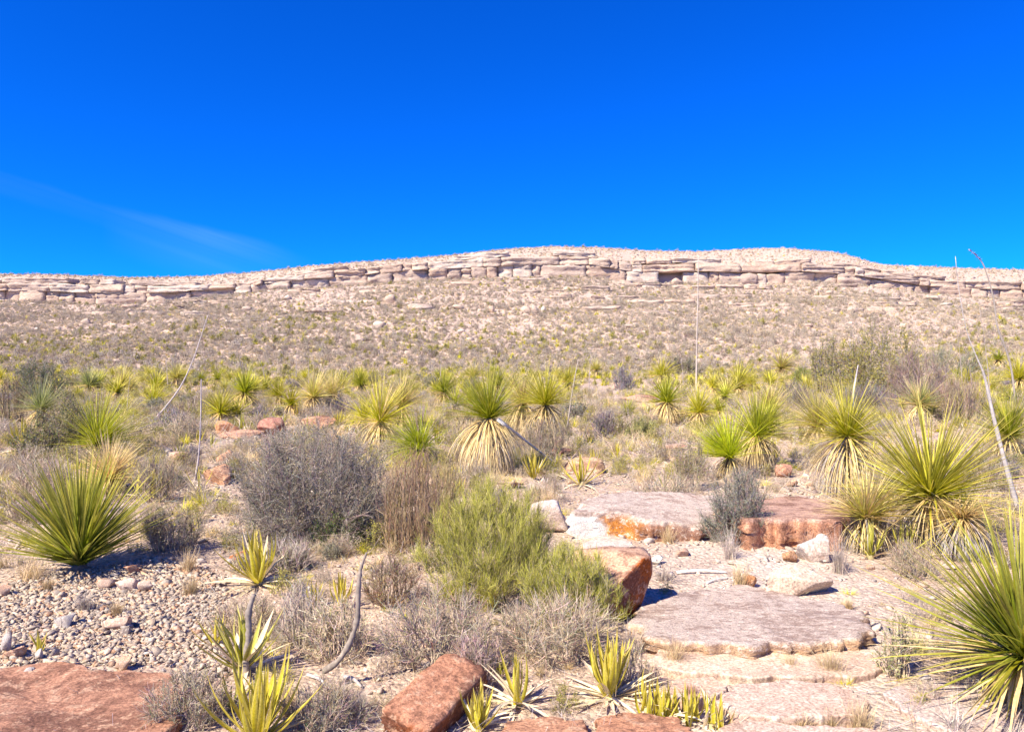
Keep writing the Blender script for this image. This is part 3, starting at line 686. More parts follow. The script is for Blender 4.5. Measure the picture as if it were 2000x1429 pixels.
# ------------------------------------------------------------ sotol plants
GREENS = {'k': ((.25, .29, .008), (.62, .55, .10)), 'g': ((.38, .41, .008), (.64, .57, .12)), 'y': ((.52, .50, .015), (.76, .64, .16)), 'b': ((.46, .53, .01), (.60, .58, .06)), 'p': ((.54, .50, .08), (.78, .65, .32)), 'q': ((.30, .34, .10), (.48, .44, .24))}
STRAW = ((.68, .50, .20), (.74, .58, .32)); GREY = ((.36, .32, .29), (.50, .45, .41))
LP = {}
def leaf_protos(kind, c0, c1, L=1., W=.022, n=5, droops=(.0, .15, .3, .5, .8), K=6, prof=None, fold=.25, mat=LEAF, pw=2.):
    out = []
    for i in range(n):
        mb = MB(); r_ = np.random.RandomState(i + 60)
        blades(mb, np.zeros((1, 3)), np.zeros(1), np.zeros(1), np.array([L]), np.array([W]), np.array([droops[i % len(droops)]]), K, jit(c0, 1, .12, r_), jit(c1, 1, .1, r_), pw, fold, prof, r_)
        out.append(mb.mesh('leaf', mat))
    return out
def margin(me, k):
    """pale horny margin on both edges of a leaf"""
    a = me.color_attributes['Col'].data; n = len(a); b = np.zeros(n * 4, np.float32); a.foreach_get('color', b); b = b.reshape(-1, 3, 4)
    for e in (0, 2): b[:, e, :3] = b[:, e, :3] * (1 - k) + np.array((.80, .70, .45)) * k
    a.foreach_set('color', b.ravel())
def put_leaf(me, parent, loc, az, el, L, wk=1., roll=0):
    o = bpy.data.objects.new('leaf', me); col.objects.link(o); o.parent = parent
    o.location = loc; o.rotation_euler = (roll, -el, az); o.scale = (L, wk, L); return o
def sotol(px, yc, yb, Rpx, tone, label, skirt=1., grey=.0, seed=0, lean=(0, 0), spread=1., single=False, nleaf=None, dry=.0, curl=.09, wleaf=.014, stalk=None, group=None, rng_el=(-.02, 1.42), xoff=0, skirt_len=1., skw=.0):
    """px: x of the crown; yc: leaf origin; yb: ground contact; Rpx: leaf length in the photograph"""
    r = np.random.RandomState(1000 + seed)
    P = gp(px, yb); s = P[1] / F; Rpx = Rpx * (1.18 if not single else 1.25 if px > 400 else .98); L = Rpx * s; h = max((yb - yc) * s, .05)
    root = empty('sotol_plant', P); tag(root, label, 'sotol', group or 'sotol plants on the desert plain')
    top = np.array((xoff * s, 0, h))
    c0, c1 = GREENS[tone]
    n = int(nleaf * 1.2) if nleaf and not single else nleaf or int(np.clip(90 + Rpx * 3.2, 130, 460)); wl = max(wleaf, 1.5 * s)
    # elevation: denser near the middle of the fan
    def draw(n, lo, hi):
        az = r.rand(n) * 6.283; el = lo + (hi - lo) * r.rand(n) ** (.8 if single else 1.2)
        az = az; return az, el
    az, el = draw(n, *rng_el)
    if not any(lean) and not single: lean = tuple(r.normal(size=2) * .16)
    lean_az = math.atan2(lean[1], lean[0]) if any(lean) else 0; la = math.hypot(*lean)
    d = np.stack([np.cos(el) * np.cos(az), np.cos(el) * np.sin(az), np.sin(el)], -1) + np.array((lean[0], lean[1], 0))
    az = np.arctan2(d[:, 1], d[:, 0]); el = np.arctan2(d[:, 2], np.hypot(d[:, 0], d[:, 1]))
    Ls = L * r.uniform(.55, 1.1, n) * (1 - .12 * (el < .2)); dr = np.abs(r.normal(size=n)) * curl + .08 + curl * (el < .4)
    if single:
        m = min(n, 296)
        ps = leaf_protos('g', c0, c1, 1., wl, 6, (.05, .12, .2, .3, .45, .1)); [margin(m_, .1) for m_ in ps]; pd = leaf_protos('d', *STRAW, 1., wl, 4, (.1, .2, .35, .5), mat=DRY)
        for i in range(m):
            isdry = (el[i] < .12 and r.rand() < .65) or r.rand() < dry
            put_leaf((pd if isdry else ps)[r.randint(4)], root, top + r.normal(size=3) * .012, az[i], el[i], Ls[i], r.uniform(.8, 1.3), r.normal() * .3)
    if single:
        n = 230; az, el = draw(n, *rng_el); Ls = L * r.uniform(.5, 1.02, n); dr = np.abs(r.normal(size=n)) * curl + .08
    if True:
        mb = MB(); C0 = jit(c0, n, .16, r); C1 = jit(c1, n, .14, r)
        isd = (r.rand(n) < dry) | ((el < .15) & (r.rand(n) < .5)); C0[isd] = jit(STRAW[0], isd.sum(), .12, r); C1[isd] = jit(STRAW[1], isd.sum(), .12, r)
        blades(mb, top + r.normal(size=(n, 3)) * .015, az, el, Ls, np.full(n, wl) * r.uniform(.7, 1.3, n), dr, 5, C0, C1, 2.2, rng=r)
        o = mb.build('leaf_crown', LEAF, root); o['kind'] = 'stuff'
    if skirt > 0:
        m = int(n * .95 * skirt) if not single else int(260 * skirt); mb = MB()
        az = r.rand(m) * 6.283; e0 = r.uniform(-.75, .25, m); hh = h * (1 - .55 * r.rand(m) ** 1.6)
        P0 = np.column_stack([top[0] + .03 * np.cos(az), .03 * np.sin(az), hh]) 
        Lk = np.minimum(L * r.uniform(.7, 1.05, m) * skirt_len, np.maximum(hh * 1.22, .25 * L))
        low = (1 - hh / h) > (.55 * (1 - grey)); gr = (r.rand(m) < grey * 1.2) & low | (r.rand(m) < grey * .4)
        C0 = jit(STRAW[0], m, .14, r); C1 = jit(STRAW[1], m, .12, r); C0[gr] = jit(GREY[0], gr.sum(), .15, r); C1[gr] = jit(GREY[1], gr.sum(), .15, r)
        dr = np.clip(1.25 + e0 * .8 + r.normal(size=m) * .12, .3, 1.5); e0 = e0 - .25
        blades(mb, P0, az, e0, Lk, np.full(m, wl * 1.0) * r.uniform(.7, 1.3, m), dr, 5, C0, C1, 1., rng=r)
        o = mb.build('dead_leaf_skirt', DRY, root); o['kind'] = 'stuff'
    mb = MB(); tube(mb, [(0, 0, -.05), (top[0] * .5, 0, h * .5), top * .98], [.07, .06, .035], (.22, .17, .13), 7); mb.build('trunk', WOOD, root)
    if stalk:
        sp = []
        for (x, y) in stalk[0]:
            p = at(x, y, P[1] + stalk[2]) - P; sp.append(p)
        sp = spline(sp, 14); mb = MB(); tube(mb, sp, np.linspace(stalk[1], stalk[1] * .35, 14), (.52, .46, .41), 6); mb.build('flower_stalk', WOOD, root)
    return root
sotol(155,1104,1112,235,'k','large green sotol rooted in the scree at left foreground',skirt=0,seed=1,single=True,nleaf=296,rng_el=(.3,1.5),wleaf=.026,curl=.04)
sotol(2000,1282,1375,255,'k','largest sotol cut off by the right edge of the picture',skirt=.9,seed=3,single=True,nleaf=296,wleaf=.021,rng_el=(-.45,1.45),curl=.14,skirt_len=1.25)
sotol(1818,970,1062,185,'y','broad sotol with grey dead leaves spilling to its right',skirt=1,grey=.7,seed=4,single=True,nleaf=280,rng_el=(-.35,1.35),wleaf=.02,lean=(-.08,0),curl=.14)
sotol(1655,852,972,112,'y','sotol with straw skirt over a grey lower skirt right of centre',skirt=1.2,grey=.55,seed=5,rng_el=(-.1,1.45))
sotol(1478,850,915,104,'g','sotol directly behind the small fan-shaped bright sotol',skirt=1,seed=6)
sotol(1425,892,935,95,'b','small bright yellow-green sotol fanning up to the left',skirt=.35,seed=7,lean=(-.45,0),rng_el=(.2,1.4))
sotol(955,815,925,104,'g','central sotol with the widest straw skirt and a fallen stalk beside it',skirt=2.0,grey=.3,seed=8,rng_el=(.15,1.4),curl=.08)
sotol(1065,790,870,86,'y','sotol right behind the central skirted sotol',skirt=1.2,seed=9,rng_el=(.15,1.4),grey=.2)
sotol(1022,788,850,72,'p','pale sotol squeezed between the central sotol and its right neighbour',skirt=.8,seed=10,dry=.3)
sotol(742,822,885,96,'y','wide pale-tipped sotol behind the big grey shrub',skirt=.8,seed=11,dry=.2,nleaf=300)
sotol(820,880,912,98,'b','curly bright green sotol in front of the central group',skirt=.35,seed=12,curl=.7,nleaf=300)
sotol(785,790,850,70,'p','straw-tipped sotol between the wide pale sotol and the curly one',skirt=.5,seed=42,dry=.35)
sotol(868,765,800,48,'g','small dark green sotol far behind the curly bright one',skirt=.6,seed=13)
sotol(478,766,808,58,'g','round dark green sotol with a white bell-shaped skirt at left',skirt=1.8,seed=14,rng_el=(-.3,1.45),nleaf=260)
sotol(300,785,808,44,'y','small sotol at the foot of the long leaning stalk',skirt=1,seed=15)
sotol(612,776,812,58,'p','pale sotol with wide straw skirt right of the round dark green one',skirt=1.2,seed=16,dry=.25)
sotol(174,752,772,40,'q','left one of a pair of grey-green sotols beyond the left shrubs',skirt=.3,seed=17)
sotol(238,754,774,42,'p','right paler one of a pair of sotols beyond the left shrubs',skirt=.3,seed=18,dry=.25)
sotol(545,772,796,36,'y','small sotol between the round green one and the pale skirted one',skirt=.4,seed=19)
sotol(1302,785,830,62,'g','dark-centred sotol left of the tallest vertical stalk',skirt=1.2,seed=20,rng_el=(0,1.4))
sotol(1365,805,835,60,'y','pale green sotol at the foot of the tallest vertical stalk',skirt=.4,seed=21)
sotol(1442,750,772,50,'y','dome-shaped yellow sotol beyond the right sotol group',skirt=.4,seed=22,rng_el=(-.3,1.4))
sotol(1525,718,738,44,'p','low pale sotol left of the creosote bushes',skirt=.2,seed=23,rng_el=(-.2,1.2),dry=.3)
sotol(1598,830,870,85,'p','pale leaning sotol tucked behind the straw-and-grey skirted sotol',skirt=.5,seed=24,lean=(-.3,0),dry=.2)
sotol(1505,795,830,56,'p','straw-coloured sotol behind the right sotol group',skirt=.4,seed=25,dry=.5)
sotol(1226,808,820,30,'g','tiny dark green sotol alone in the open patch',skirt=0,seed=26,rng_el=(.1,1.4))
sotol(706,752,772,36,'g','small dark sotol at the far left of the central group',skirt=.3,seed=27)
sotol(1165,722,738,24,'p','far small sotol near the middle of the plain edge',skirt=.2,seed=29)
sotol(1292,732,752,38,'y','far yellow sotol behind the tallest vertical stalk',skirt=.3,seed=30)
sotol(345,738,756,32,'p','pale far sotol above the small leaning-stalk sotol',skirt=.2,seed=31)
sotol(1950,702,722,22,'g','small green sotol on the rise at the far right',skirt=.8,seed=32)
sotol(1912,696,712,15,'y','tiny yellow sotol left of the small green far-right one',skirt=.4,seed=33)
sotol(1970,850,905,95,'g','dark green sotol cut by the right edge behind the thick grey stalk',skirt=.4,seed=34)
sotol(650,770,800,50,'p','pale spiky sotol just right of the wide-skirted pale one',skirt=.4,seed=35,dry=.4)
sotol(972,752,775,36,'g','dark sotol peeking above the central sotol crown',skirt=.3,seed=36)
sotol(1990,740,775,48,'y','yellow sotol at the far right edge on the plain',skirt=.4,seed=38)
sotol(190,868,892,128,'g','dark green sotol leaning right behind the left olive shrub',skirt=.3,seed=2,lean=(.35,0),rng_el=(.0,1.4),curl=.12)
sotol(212,935,965,85,'p','dried straw sotol behind the large left foreground sotol',skirt=.4,seed=39,dry=.9)
sotol(80,800,850,64,'q','grey-green sotol behind the olive shrub at far left',skirt=.4,seed=41)
sotol(1690,1010,1078,95,'p','low ragged sotol clump left of the broad right sotol',skirt=.4,seed=43,grey=.5,dry=.4,rng_el=(.2,1.3))
sotol(1880,1010,1090,80,'p','dead grey sotol right of the broad right sotol',skirt=1.2,seed=44,grey=1.,dry=.9,rng_el=(-.4,.7))
sotol(1110,745,768,34,'y','small yellow sotol beyond the fallen white stalk group',skirt=.3,seed=45)
sotol(1795,790,830,60,'q','grey-green sotol below the purple leafless bush',skirt=.3,seed=46,dry=.4)
sotol(925,735,752,30,'p','pale far sotol above the central sotol group',skirt=.2,seed=47)

# far sotols on the plain: share meshes
r = np.random.RandomState(33)
prot = []
for k, tn in enumerate(('y', 'p', 'g', 'y')):
    rr = empty('sotol_plant', (0, 0, 0)); q = np.random.RandomState(k); n = 80; mb = MB()
    az = q.rand(n) * 6.283; el = q.uniform(-.1, 1.45, n); c0, c1 = GREENS[tn]
    blades(mb, np.array((0, 0, .35)) + q.normal(size=(n, 3)) * .02, az, el, q.uniform(.55, .85, n), np.full(n, .05), np.full(n, .25), 3, jit(c0, n, .15, q), jit(c1, n, .15, q), 2, rng=q)
    a = mb.build('leaf_crown', LEAF, rr); a['kind'] = 'stuff'; mb = MB(); n = 40
    az = q.rand(n) * 6.283; blades(mb, np.tile((0, 0, .36), (n, 1)), az, q.uniform(-.9, -.2, n), np.full(n, .42), np.full(n, .05), np.full(n, .6), 3, jit(STRAW[0], n, .15, q), jit(STRAW[1], n, .15, q), 2, rng=q)
    a = mb.build('dead_leaf_skirt', DRY, rr); a['kind'] = 'stuff'; prot.append(rr)
first = [True] * 4
def free(x, y):
    px, py = to_px(x, y, 0)
    return not (1090 < px < 1340 and 738 < py < 960)
k = 0
while k < 230:
    y = r.uniform(28, 105) if k > 70 else r.uniform(15, 42) ; x = r.uniform(-.78, .78) * y
    if not free(x, y): continue
    if k > 70 and y < 45 and r.rand() < .6: continue
    if y < 32 and not bool(clear(x, y)): continue
    p = r.randint(4); o = prot[p] if first[p] else copy_tree(prot[p]); first[p] = False
    o.location = (x, y, float(H(x, y))); s = r.uniform(.65, 1.35) * (.7 if y < 28 else 1); o.scale = (s, s, s); o.rotation_euler.z = r.uniform(0, 6.28)
    tag(o, 'small yellow-green sotol far out on the plain before the slope', 'sotol', 'far sotols before the hill'); k += 1

# ------------------------------------------------------------ shrubs
def pick(c, n, s, r):
    if isinstance(c, list): return np.clip(np.array(c)[r.randint(len(c), size=n)] * (1 + r.normal(size=(n, 1)) * s), .01, .95)
    return jit(c, n, s, r)
def shrub_mb(w_, d_, h_, nst, ntw, nlf, ltw, tw, cw, cl, lsz, up, r, sub=2, base=.24, stw=None, leafdir=None, hollow=.35, K=3, cs=None):
    """returns (wood MB, foliage MB); origin at the base"""
    W_ = MB(); Fm = MB()
    # stems
    az = r.rand(nst) * 6.283; rr = r.rand(nst) ** .5; hz = np.where(r.rand(nst) < .5, r.uniform(.05, .7, nst), r.uniform(.6, 1, nst))
    ex = np.sqrt(np.clip(1 - hz ** 2, 0, 1)) * r.rand(nst) ** .25; 
    wob = 1 + .07 * fbm(np.cos(az) * 1.7 + r.rand() * 9, np.sin(az) * 1.7, hz * 2, 2)
    tip = np.column_stack([np.cos(az) * w_ / 2 * ex * wob, np.sin(az) * d_ / 2 * ex * wob, hz * h_ * wob])
    b0 = np.column_stack([np.cos(az) * w_ * base * rr, np.sin(az) * d_ * base * rr, np.full(nst, -.02)])
    t = np.linspace(0, 1, 6)[None, :, None]
    ctrl = b0 * .5 + tip * .5; ctrl[:, 2] *= (.7 + .5 * up); ctrl += r.normal(size=(nst, 3)) * w_ * .05
    P = b0[:, None] * (1 - t) ** 2 + 2 * ctrl[:, None] * t * (1 - t) + tip[:, None] * t * t
    P[:, 1:-1] += r.normal(size=(nst, 4, 3)) * w_ * .012
    stw = stw or tw * 3
    Wd = np.linspace(1, .35, 6)[None] * stw * r.uniform(.7, 1.3, (nst, 1))
    ribbons(W_, P, Wd, np.repeat(jit(cs or cw, nst, .15, r)[:, None], 6, 1), None, closed=True, rng=r)
    # twigs off the stems
    i = r.randint(nst, size=ntw); s = hollow + (1 - hollow) * r.rand(ntw) ** .8; f = s * 4.999; j = f.astype(int); fr = (f - j)[:, None]
    S = P[i, j] * (1 - fr) + P[i, j + 1] * fr
    T = unit(P[i, j + 1] - P[i, j])
    D = unit(T * .5 + r.normal(size=(ntw, 3)) * .6 + np.array((0, 0, up)) + unit(S + np.array((0, 0, .01))) * .3)
    L = ltw * r.uniform(.5, 1.3, ntw)
    pts = [S]; d = D
    for k in range(K - 1):
        pts.append(pts[-1] + d * (L / (K - 1))[:, None]); d = unit(d + r.normal(size=(ntw, 3)) * .3 + np.array((0, 0, up * .25)))
    TP = np.stack(pts, 1)
    ribbons(W_, TP, np.linspace(1, .45, K)[None] * tw * r.uniform(.7, 1.2, (ntw, 1)), np.repeat(pick(cw, ntw, .32, r)[:, None], K, 1), None, closed=True, rng=r)
    if nlf:
        i = r.randint(ntw, size=nlf); s = r.rand(nlf) ** .7; f = s * (K - 1.001); j = f.astype(int); fr = (f - j)[:, None]
        S = TP[i, j] * (1 - fr) + TP[i, j + 1] * fr
        lab = isinstance(cl, list)
        if lab: Cc = np.array(cl)[r.randint(len(cl), size=nlf)] * (1 + r.normal(size=(nlf, 1)) * .15)
        else: Cc = jit(cl, nlf, .18, r)
        u_ = unit(r.normal(size=(nlf, 3)) + np.array((0, 0, leafdir or 0.))); v_ = unit(np.cross(u_, r.normal(size=(nlf, 3))))
        ls = lsz * r.uniform(.6, 1.4, (nlf, 1)); wr = .28 if leafdir is None else .032
        V = np.stack([S, S + u_ * ls * .5 + v_ * ls * wr, S + u_ * ls, S + u_ * ls * .5 - v_ * ls * wr], 1)
        Fm.add(V.reshape(-1, 3), q=np.arange(nlf * 4).reshape(-1, 4), c=np.repeat(np.clip(Cc, .01, .9), 4, 0))
    return W_, Fm
def shrub(name, px, pyb, wpx, hpx, label, cat, nst, ntw, nlf, ltw, tw, cw, cl, lsz, up, seed, group=None, dr=.8, **k):
    r = np.random.RandomState(2000 + seed)
    P = gp(px, pyb); s = P[1] / F; w_ = wpx * s; d_ = w_ * dr; h_ = hpx * s
    P = P + np.array((0, d_ * .3, 0)); P[2] = float(H(P[0], P[1]))
    root = empty(name, P); tag(root, label, cat, group)
    tw = max(tw, .55 * s)
    A, B = shrub_mb(w_, d_, h_, nst, ntw, nlf, ltw * w_, tw, cw, cl, max(lsz, 1.6 * s), up, r, **k)
    a = A.build('branches', TWIG, root); a['kind'] = 'stuff'
    if nlf: b = B.build('foliage', LEAF, root); b['kind'] = 'stuff'
    return root
GT = (.42, .34, .26); GT2 = (.56, .45, .33); DT = (.20, .17, .16); PT = (.46, .34, .29)
GL = [(.33, .30, .21), (.42, .38, .29), (.23, .22, .14)]
shrub('shrub', 580, 1078, 390, 235, 'big round dense grey shrub left of centre', 'shrub', 170, 9000, 34000, .12, .0032, (.42, .35, .30), GL, .014, .1, 1, hollow=.25, base=.3)
shrub('shrub', 665, 1078, 160, 62, 'low green-leaved shrub at the foot of the big grey one', 'shrub', 40, 900, 3000, .12, .003, (.22, .2, .15), [(.20, .27, .05), (.13, .17, .04)], .014, .6, 2)
EG = [(.50, .50, .05), (.38, .41, .04), (.60, .56, .13), (.26, .30, .04)]
shrub('ephedra_shrub', 962, 1195, 345, 240, 'large pale green broom-like shrub at the centre', 'shrub', 150, 15000, 9000, .10, .0022, [(.56, .53, .10), (.46, .45, .08), (.64, .58, .16), (.52, .42, .26), (.36, .36, .07)], EG, .03, 1.0, 3, leafdir=1.4, hollow=.35, base=.3, cs=(.36, .30, .22), stw=.006)
shrub('ephedra_shrub', 1122, 1240, 255, 150, 'smaller green broom-like shrub in front of the pink boulder', 'shrub', 100, 7500, 4500, .11, .0022, [(.56, .54, .10), (.48, .47, .08), (.62, .57, .14), (.50, .42, .28)], EG, .028, 1.0, 4, leafdir=1.4, hollow=.35, base=.3, cs=(.40, .34, .27), stw=.006)
shrub('dead_shrub', 1085, 1310, 300, 110, 'grey twiggy dead shrub under the smaller green shrub', 'dead shrub', 70, 2400, 0, .14, .003, GT2, None, .01, .3, 5)
shrub('dead_shrub', 850, 1325, 300, 150, 'wide sparse tangle of grey twigs below the large green shrub', 'dead shrub', 70, 2200, 800, .13, .003, GT, [(.26, .24, .10)], .012, .3, 6)
shrub('dead_shrub', 650, 1300, 180, 110, 'grey twig tangle around the curved wooden stalk', 'dead shrub', 60, 1700, 500, .16, .003, GT2, [(.25, .25, .10)], .012, .3, 7)
shrub('dead_shrub', 585, 1270, 130, 130, 'pale upright dry twigs right of the straight wooden stalk', 'dead shrub', 60, 1100, 0, .2, .003, (.5, .42, .34), None, .01, .6, 8)
shrub('dead_shrub', 350, 1440, 200, 110, 'fine grey dead shrub on the lower left slab', 'dead shrub', 60, 1900, 600, .14, .0025, GT, [(.26, .24, .14)], .010, .3, 9)
shrub('dead_shrub', 620, 1440, 190, 85, 'low grey brush between the front yellow agave and the red block', 'dead shrub', 60, 1700, 300, .15, .0025, GT, [(.34, .31, .18)], .010, .3, 51)
shrub('dead_shrub', 470, 1250, 150, 75, 'dry tan brush between the scree and the straight wooden stalk', 'dead shrub', 60, 1300, 300, .16, .0028, (.58, .46, .32), [(.46, .40, .2)], .010, .4, 52)
shrub('dead_shrub', 760, 1190, 130, 95, 'small brown dry bush left of the large green shrub', 'dead shrub', 50, 1200, 500, .18, .003, (.36, .26, .18), [(.32, .26, .10)], .012, .5, 10)
shrub('dry_bush', 800, 1082, 170, 185, 'upright reddish-brown dry grass bush beside the big grey shrub', 'dry bush', 150, 1800, 0, .28, .0028, (.46, .32, .20), None, .01, 1.5, 11, hollow=.1, base=.35)
shrub('dry_bush', 868, 1030, 100, 120, 'straw-yellow dry bush behind the large green shrub', 'dry bush', 110, 1200, 600, .28, .0028, (.52, .40, .22), [(.46, .38, .12)], .012, 2., 12, hollow=.1)
shrub('shrub', 1452, 1068, 158, 142, 'round grey-green shrub growing over the layered ledge', 'shrub', 90, 2800, 8500, .13, .003, (.30, .27, .24), [(.24, .25, .17), (.19, .21, .13), (.32, .32, .24)], .012, .35, 13)
shrub('dead_shrub', 1300, 1008, 150, 72, 'low grey twig heap behind the layered ledge', 'dead shrub', 60, 1300, 0, .2, .004, GT2, None, .01, .3, 14)
shrub('shrub', 1352, 962, 90, 108, 'thin olive shrub left of the small fan-shaped sotol', 'shrub', 40, 900, 1600, .2, .003, GT, [(.30, .29, .09)], .016, .5, 15)
shrub('dead_shrub', 1465, 985, 110, 60, 'grey dead twigs under the fan-shaped bright sotol', 'dead shrub', 50, 900, 0, .2, .004, GT2, None, .01, .3, 16)
CRE = [(.40, .36, .06), (.30, .29, .06), (.50, .41, .11)]
shrub('creosote_bush', 1738, 790, 215, 150, 'tallest olive creosote bush standing out against the hillside', 'creosote bush', 80, 2800, 13000, .13, .008, (.30, .25, .20), CRE, .06, .2, 17, hollow=.45)
shrub('creosote_bush', 1628, 770, 105, 108, 'smaller olive creosote bush left of the tallest one', 'creosote bush', 46, 1400, 6500, .16, .008, (.26, .22, .19), CRE, .05, .6, 18, hollow=.45)
shrub('dead_shrub', 1812, 800, 165, 112, 'purple-grey leafless bush right of the creosote bushes', 'dead shrub', 70, 2600, 0, .14, .006, PT, None, .03, .4, 19)
shrub('dead_shrub', 1715, 805, 150, 50, 'dark grey leafless bush under the tallest creosote bush', 'dead shrub', 50, 1300, 0, .14, .007, (.26, .22, .22), None, .03, .3, 20)
shrub('shrub', 1575, 765, 68, 46, 'low lime-green shrub left of the creosote bushes', 'shrub', 40, 700, 2600, .18, .006, (.3, .3, .1), [(.34, .38, .08), (.26, .30, .06)], .04, 1., 21)
shrub('shrub', 1880, 740, 130, 62, 'pale green shrub behind the purple leafless bush', 'shrub', 40, 900, 2800, .15, .006, (.3, .28, .2), [(.34, .33, .12), (.27, .29, .12)], .05, .6, 22)
shrub('dry_bush', 1895, 830, 120, 90, 'pink-brown dry grass bush by the thick grey stalk', 'dry bush', 100, 1300, 0, .25, .005, (.50, .38, .28), None, .03, 1.6, 23, hollow=.1)
shrub('shrub', 52, 790, 145, 84, 'dark olive bush at the far left before the hill', 'shrub', 50, 1200, 4600, .14, .007, (.24, .22, .18), [(.24, .25, .09), (.17, .20, .08), (.28, .26, .10)], .05, .4, 24)
shrub('shrub', 100, 890, 150, 120, 'olive-brown shrub left of the dark leaning sotol', 'shrub', 60, 1700, 6000, .14, .005, (.28, .24, .18), [(.30, .27, .09), (.24, .24, .08), (.36, .30, .14)], .028, .5, 25)
shrub('dry_bush', 12, 840, 70, 110, 'rust-brown bush at the left edge of the picture', 'dry bush', 50, 1000, 1800, .2, .005, (.36, .27, .18), [(.40, .30, .12)], .025, .8, 26)
shrub('dead_shrub', 45, 1020, 170, 125, 'silver-grey tangled dead shrub at left edge above the scree', 'dead shrub', 80, 2300, 0, .15, .0045, GT2, None, .01, .3, 27)
shrub('dead_shrub', 320, 1085, 150, 85, 'dark twiggy dead shrub right of the large left sotol', 'dead shrub', 60, 1800, 300, .15, .0035, GT, [(.2, .2, .1)], .012, .3, 28)
shrub('shrub', 352, 866, 95, 56, 'small silver-grey shrub beneath the leaning thin stalk', 'shrub', 50, 1100, 1800, .17, .004, GT2, [(.34, .32, .25)], .02, .3, 29)
shrub('dead_shrub', 1065, 900, 110, 80, 'grey shrub in the shade side of the central skirted sotol', 'dead shrub', 60, 1500, 0, .16, .005, GT, None, .01, .4, 30)
shrub('dead_shrub', 1185, 856, 95, 50, 'purple-grey low shrub in the mid distance right of centre', 'dead shrub', 60, 1300, 0, .16, .006, (.27, .22, .23), None, .01, .4, 31)
shrub('shrub', 1218, 762, 58, 46, 'round dark grey shrub far out beside the pink outcrop', 'shrub', 40, 1000, 1400, .16, .008, (.26, .23, .23), [(.27, .25, .22)], .03, .3, 32)
shrub('shrub', 1260, 862, 80, 40, 'yellow-green low shrub in the open patch right of centre', 'shrub', 40, 900, 2200, .16, .005, (.36, .34, .16), [(.38, .37, .13)], .03, .9, 33)
shrub('shrub', 1762, 1325, 82, 120, 'grey-green sprawling herb between slab and large right sotol', 'shrub', 40, 800, 900, .2, .003, GT2, [(.36, .38, .17)], .014, .5, 34)
shrub('dead_shrub', 1722, 1078, 120, 80, 'grey dead twigs at the left foot of the broad right sotol', 'dead shrub', 60, 1500, 300, .16, .0035, GT, [(.25, .27, .12)], .012, .4, 35)
shrub('dead_shrub', 1800, 1135, 120, 70, 'grey twigs just above the tips of the large right sotol', 'dead shrub', 50, 1300, 0, .17, .003, GT2, None, .01, .4, 36)
shrub('dead_shrub', 655, 812, 70, 40, 'small grey shrub behind the big grey shrub', 'dead shrub', 40, 900, 0, .18, .006, (.33, .29, .28), None, .01, .4, 37)
shrub('dead_shrub', 290, 985, 110, 90, 'dry brown twigs around the yellow agaves at left', 'dead shrub', 50, 1100, 0, .2, .004, (.42, .34, .26), None, .01, .7, 38)
shrub('dead_shrub', 1930, 960, 120, 80, 'straw and grey brush behind the thick grey stalk foot', 'dead shrub', 60, 1300, 300, .18, .005, (.45, .37, .27), [(.4, .36, .14)], .02, .7, 39)
shrub('shrub', 1340, 735, 90, 40, 'brown-green bush at the far edge of the plain', 'shrub', 40, 900, 2400, .16, .01, (.3, .26, .2), [(.30, .28, .11)], .06, .4, 40)
shrub('dead_shrub', 545, 1120, 150, 50, 'pale dry twigs behind the tall yellow agave', 'dead shrub', 50, 1000, 0, .2, .003, (.5, .42, .36), None, .01, .4, 41)
shrub('dead_shrub', 930, 1345, 140, 90, 'fine purple-grey twigs behind the small front agaves', 'dead shrub', 50, 1200, 0, .17, .0025, PT, None, .01, .6, 43)
shrub('dead_shrub', 1240, 1345, 120, 70, 'thin grey twigs behind the biggest dried agave', 'dead shrub', 40, 800, 0, .17, .0025, GT2, None, .01, .7, 44)
shrub('dry_bush', 1560, 800, 90, 50, 'dark grass bush behind the right sotol group', 'dry bush', 50, 900, 600, .2, .006, (.36, .30, .26), [(.36, .34, .16)], .03, .8, 45)

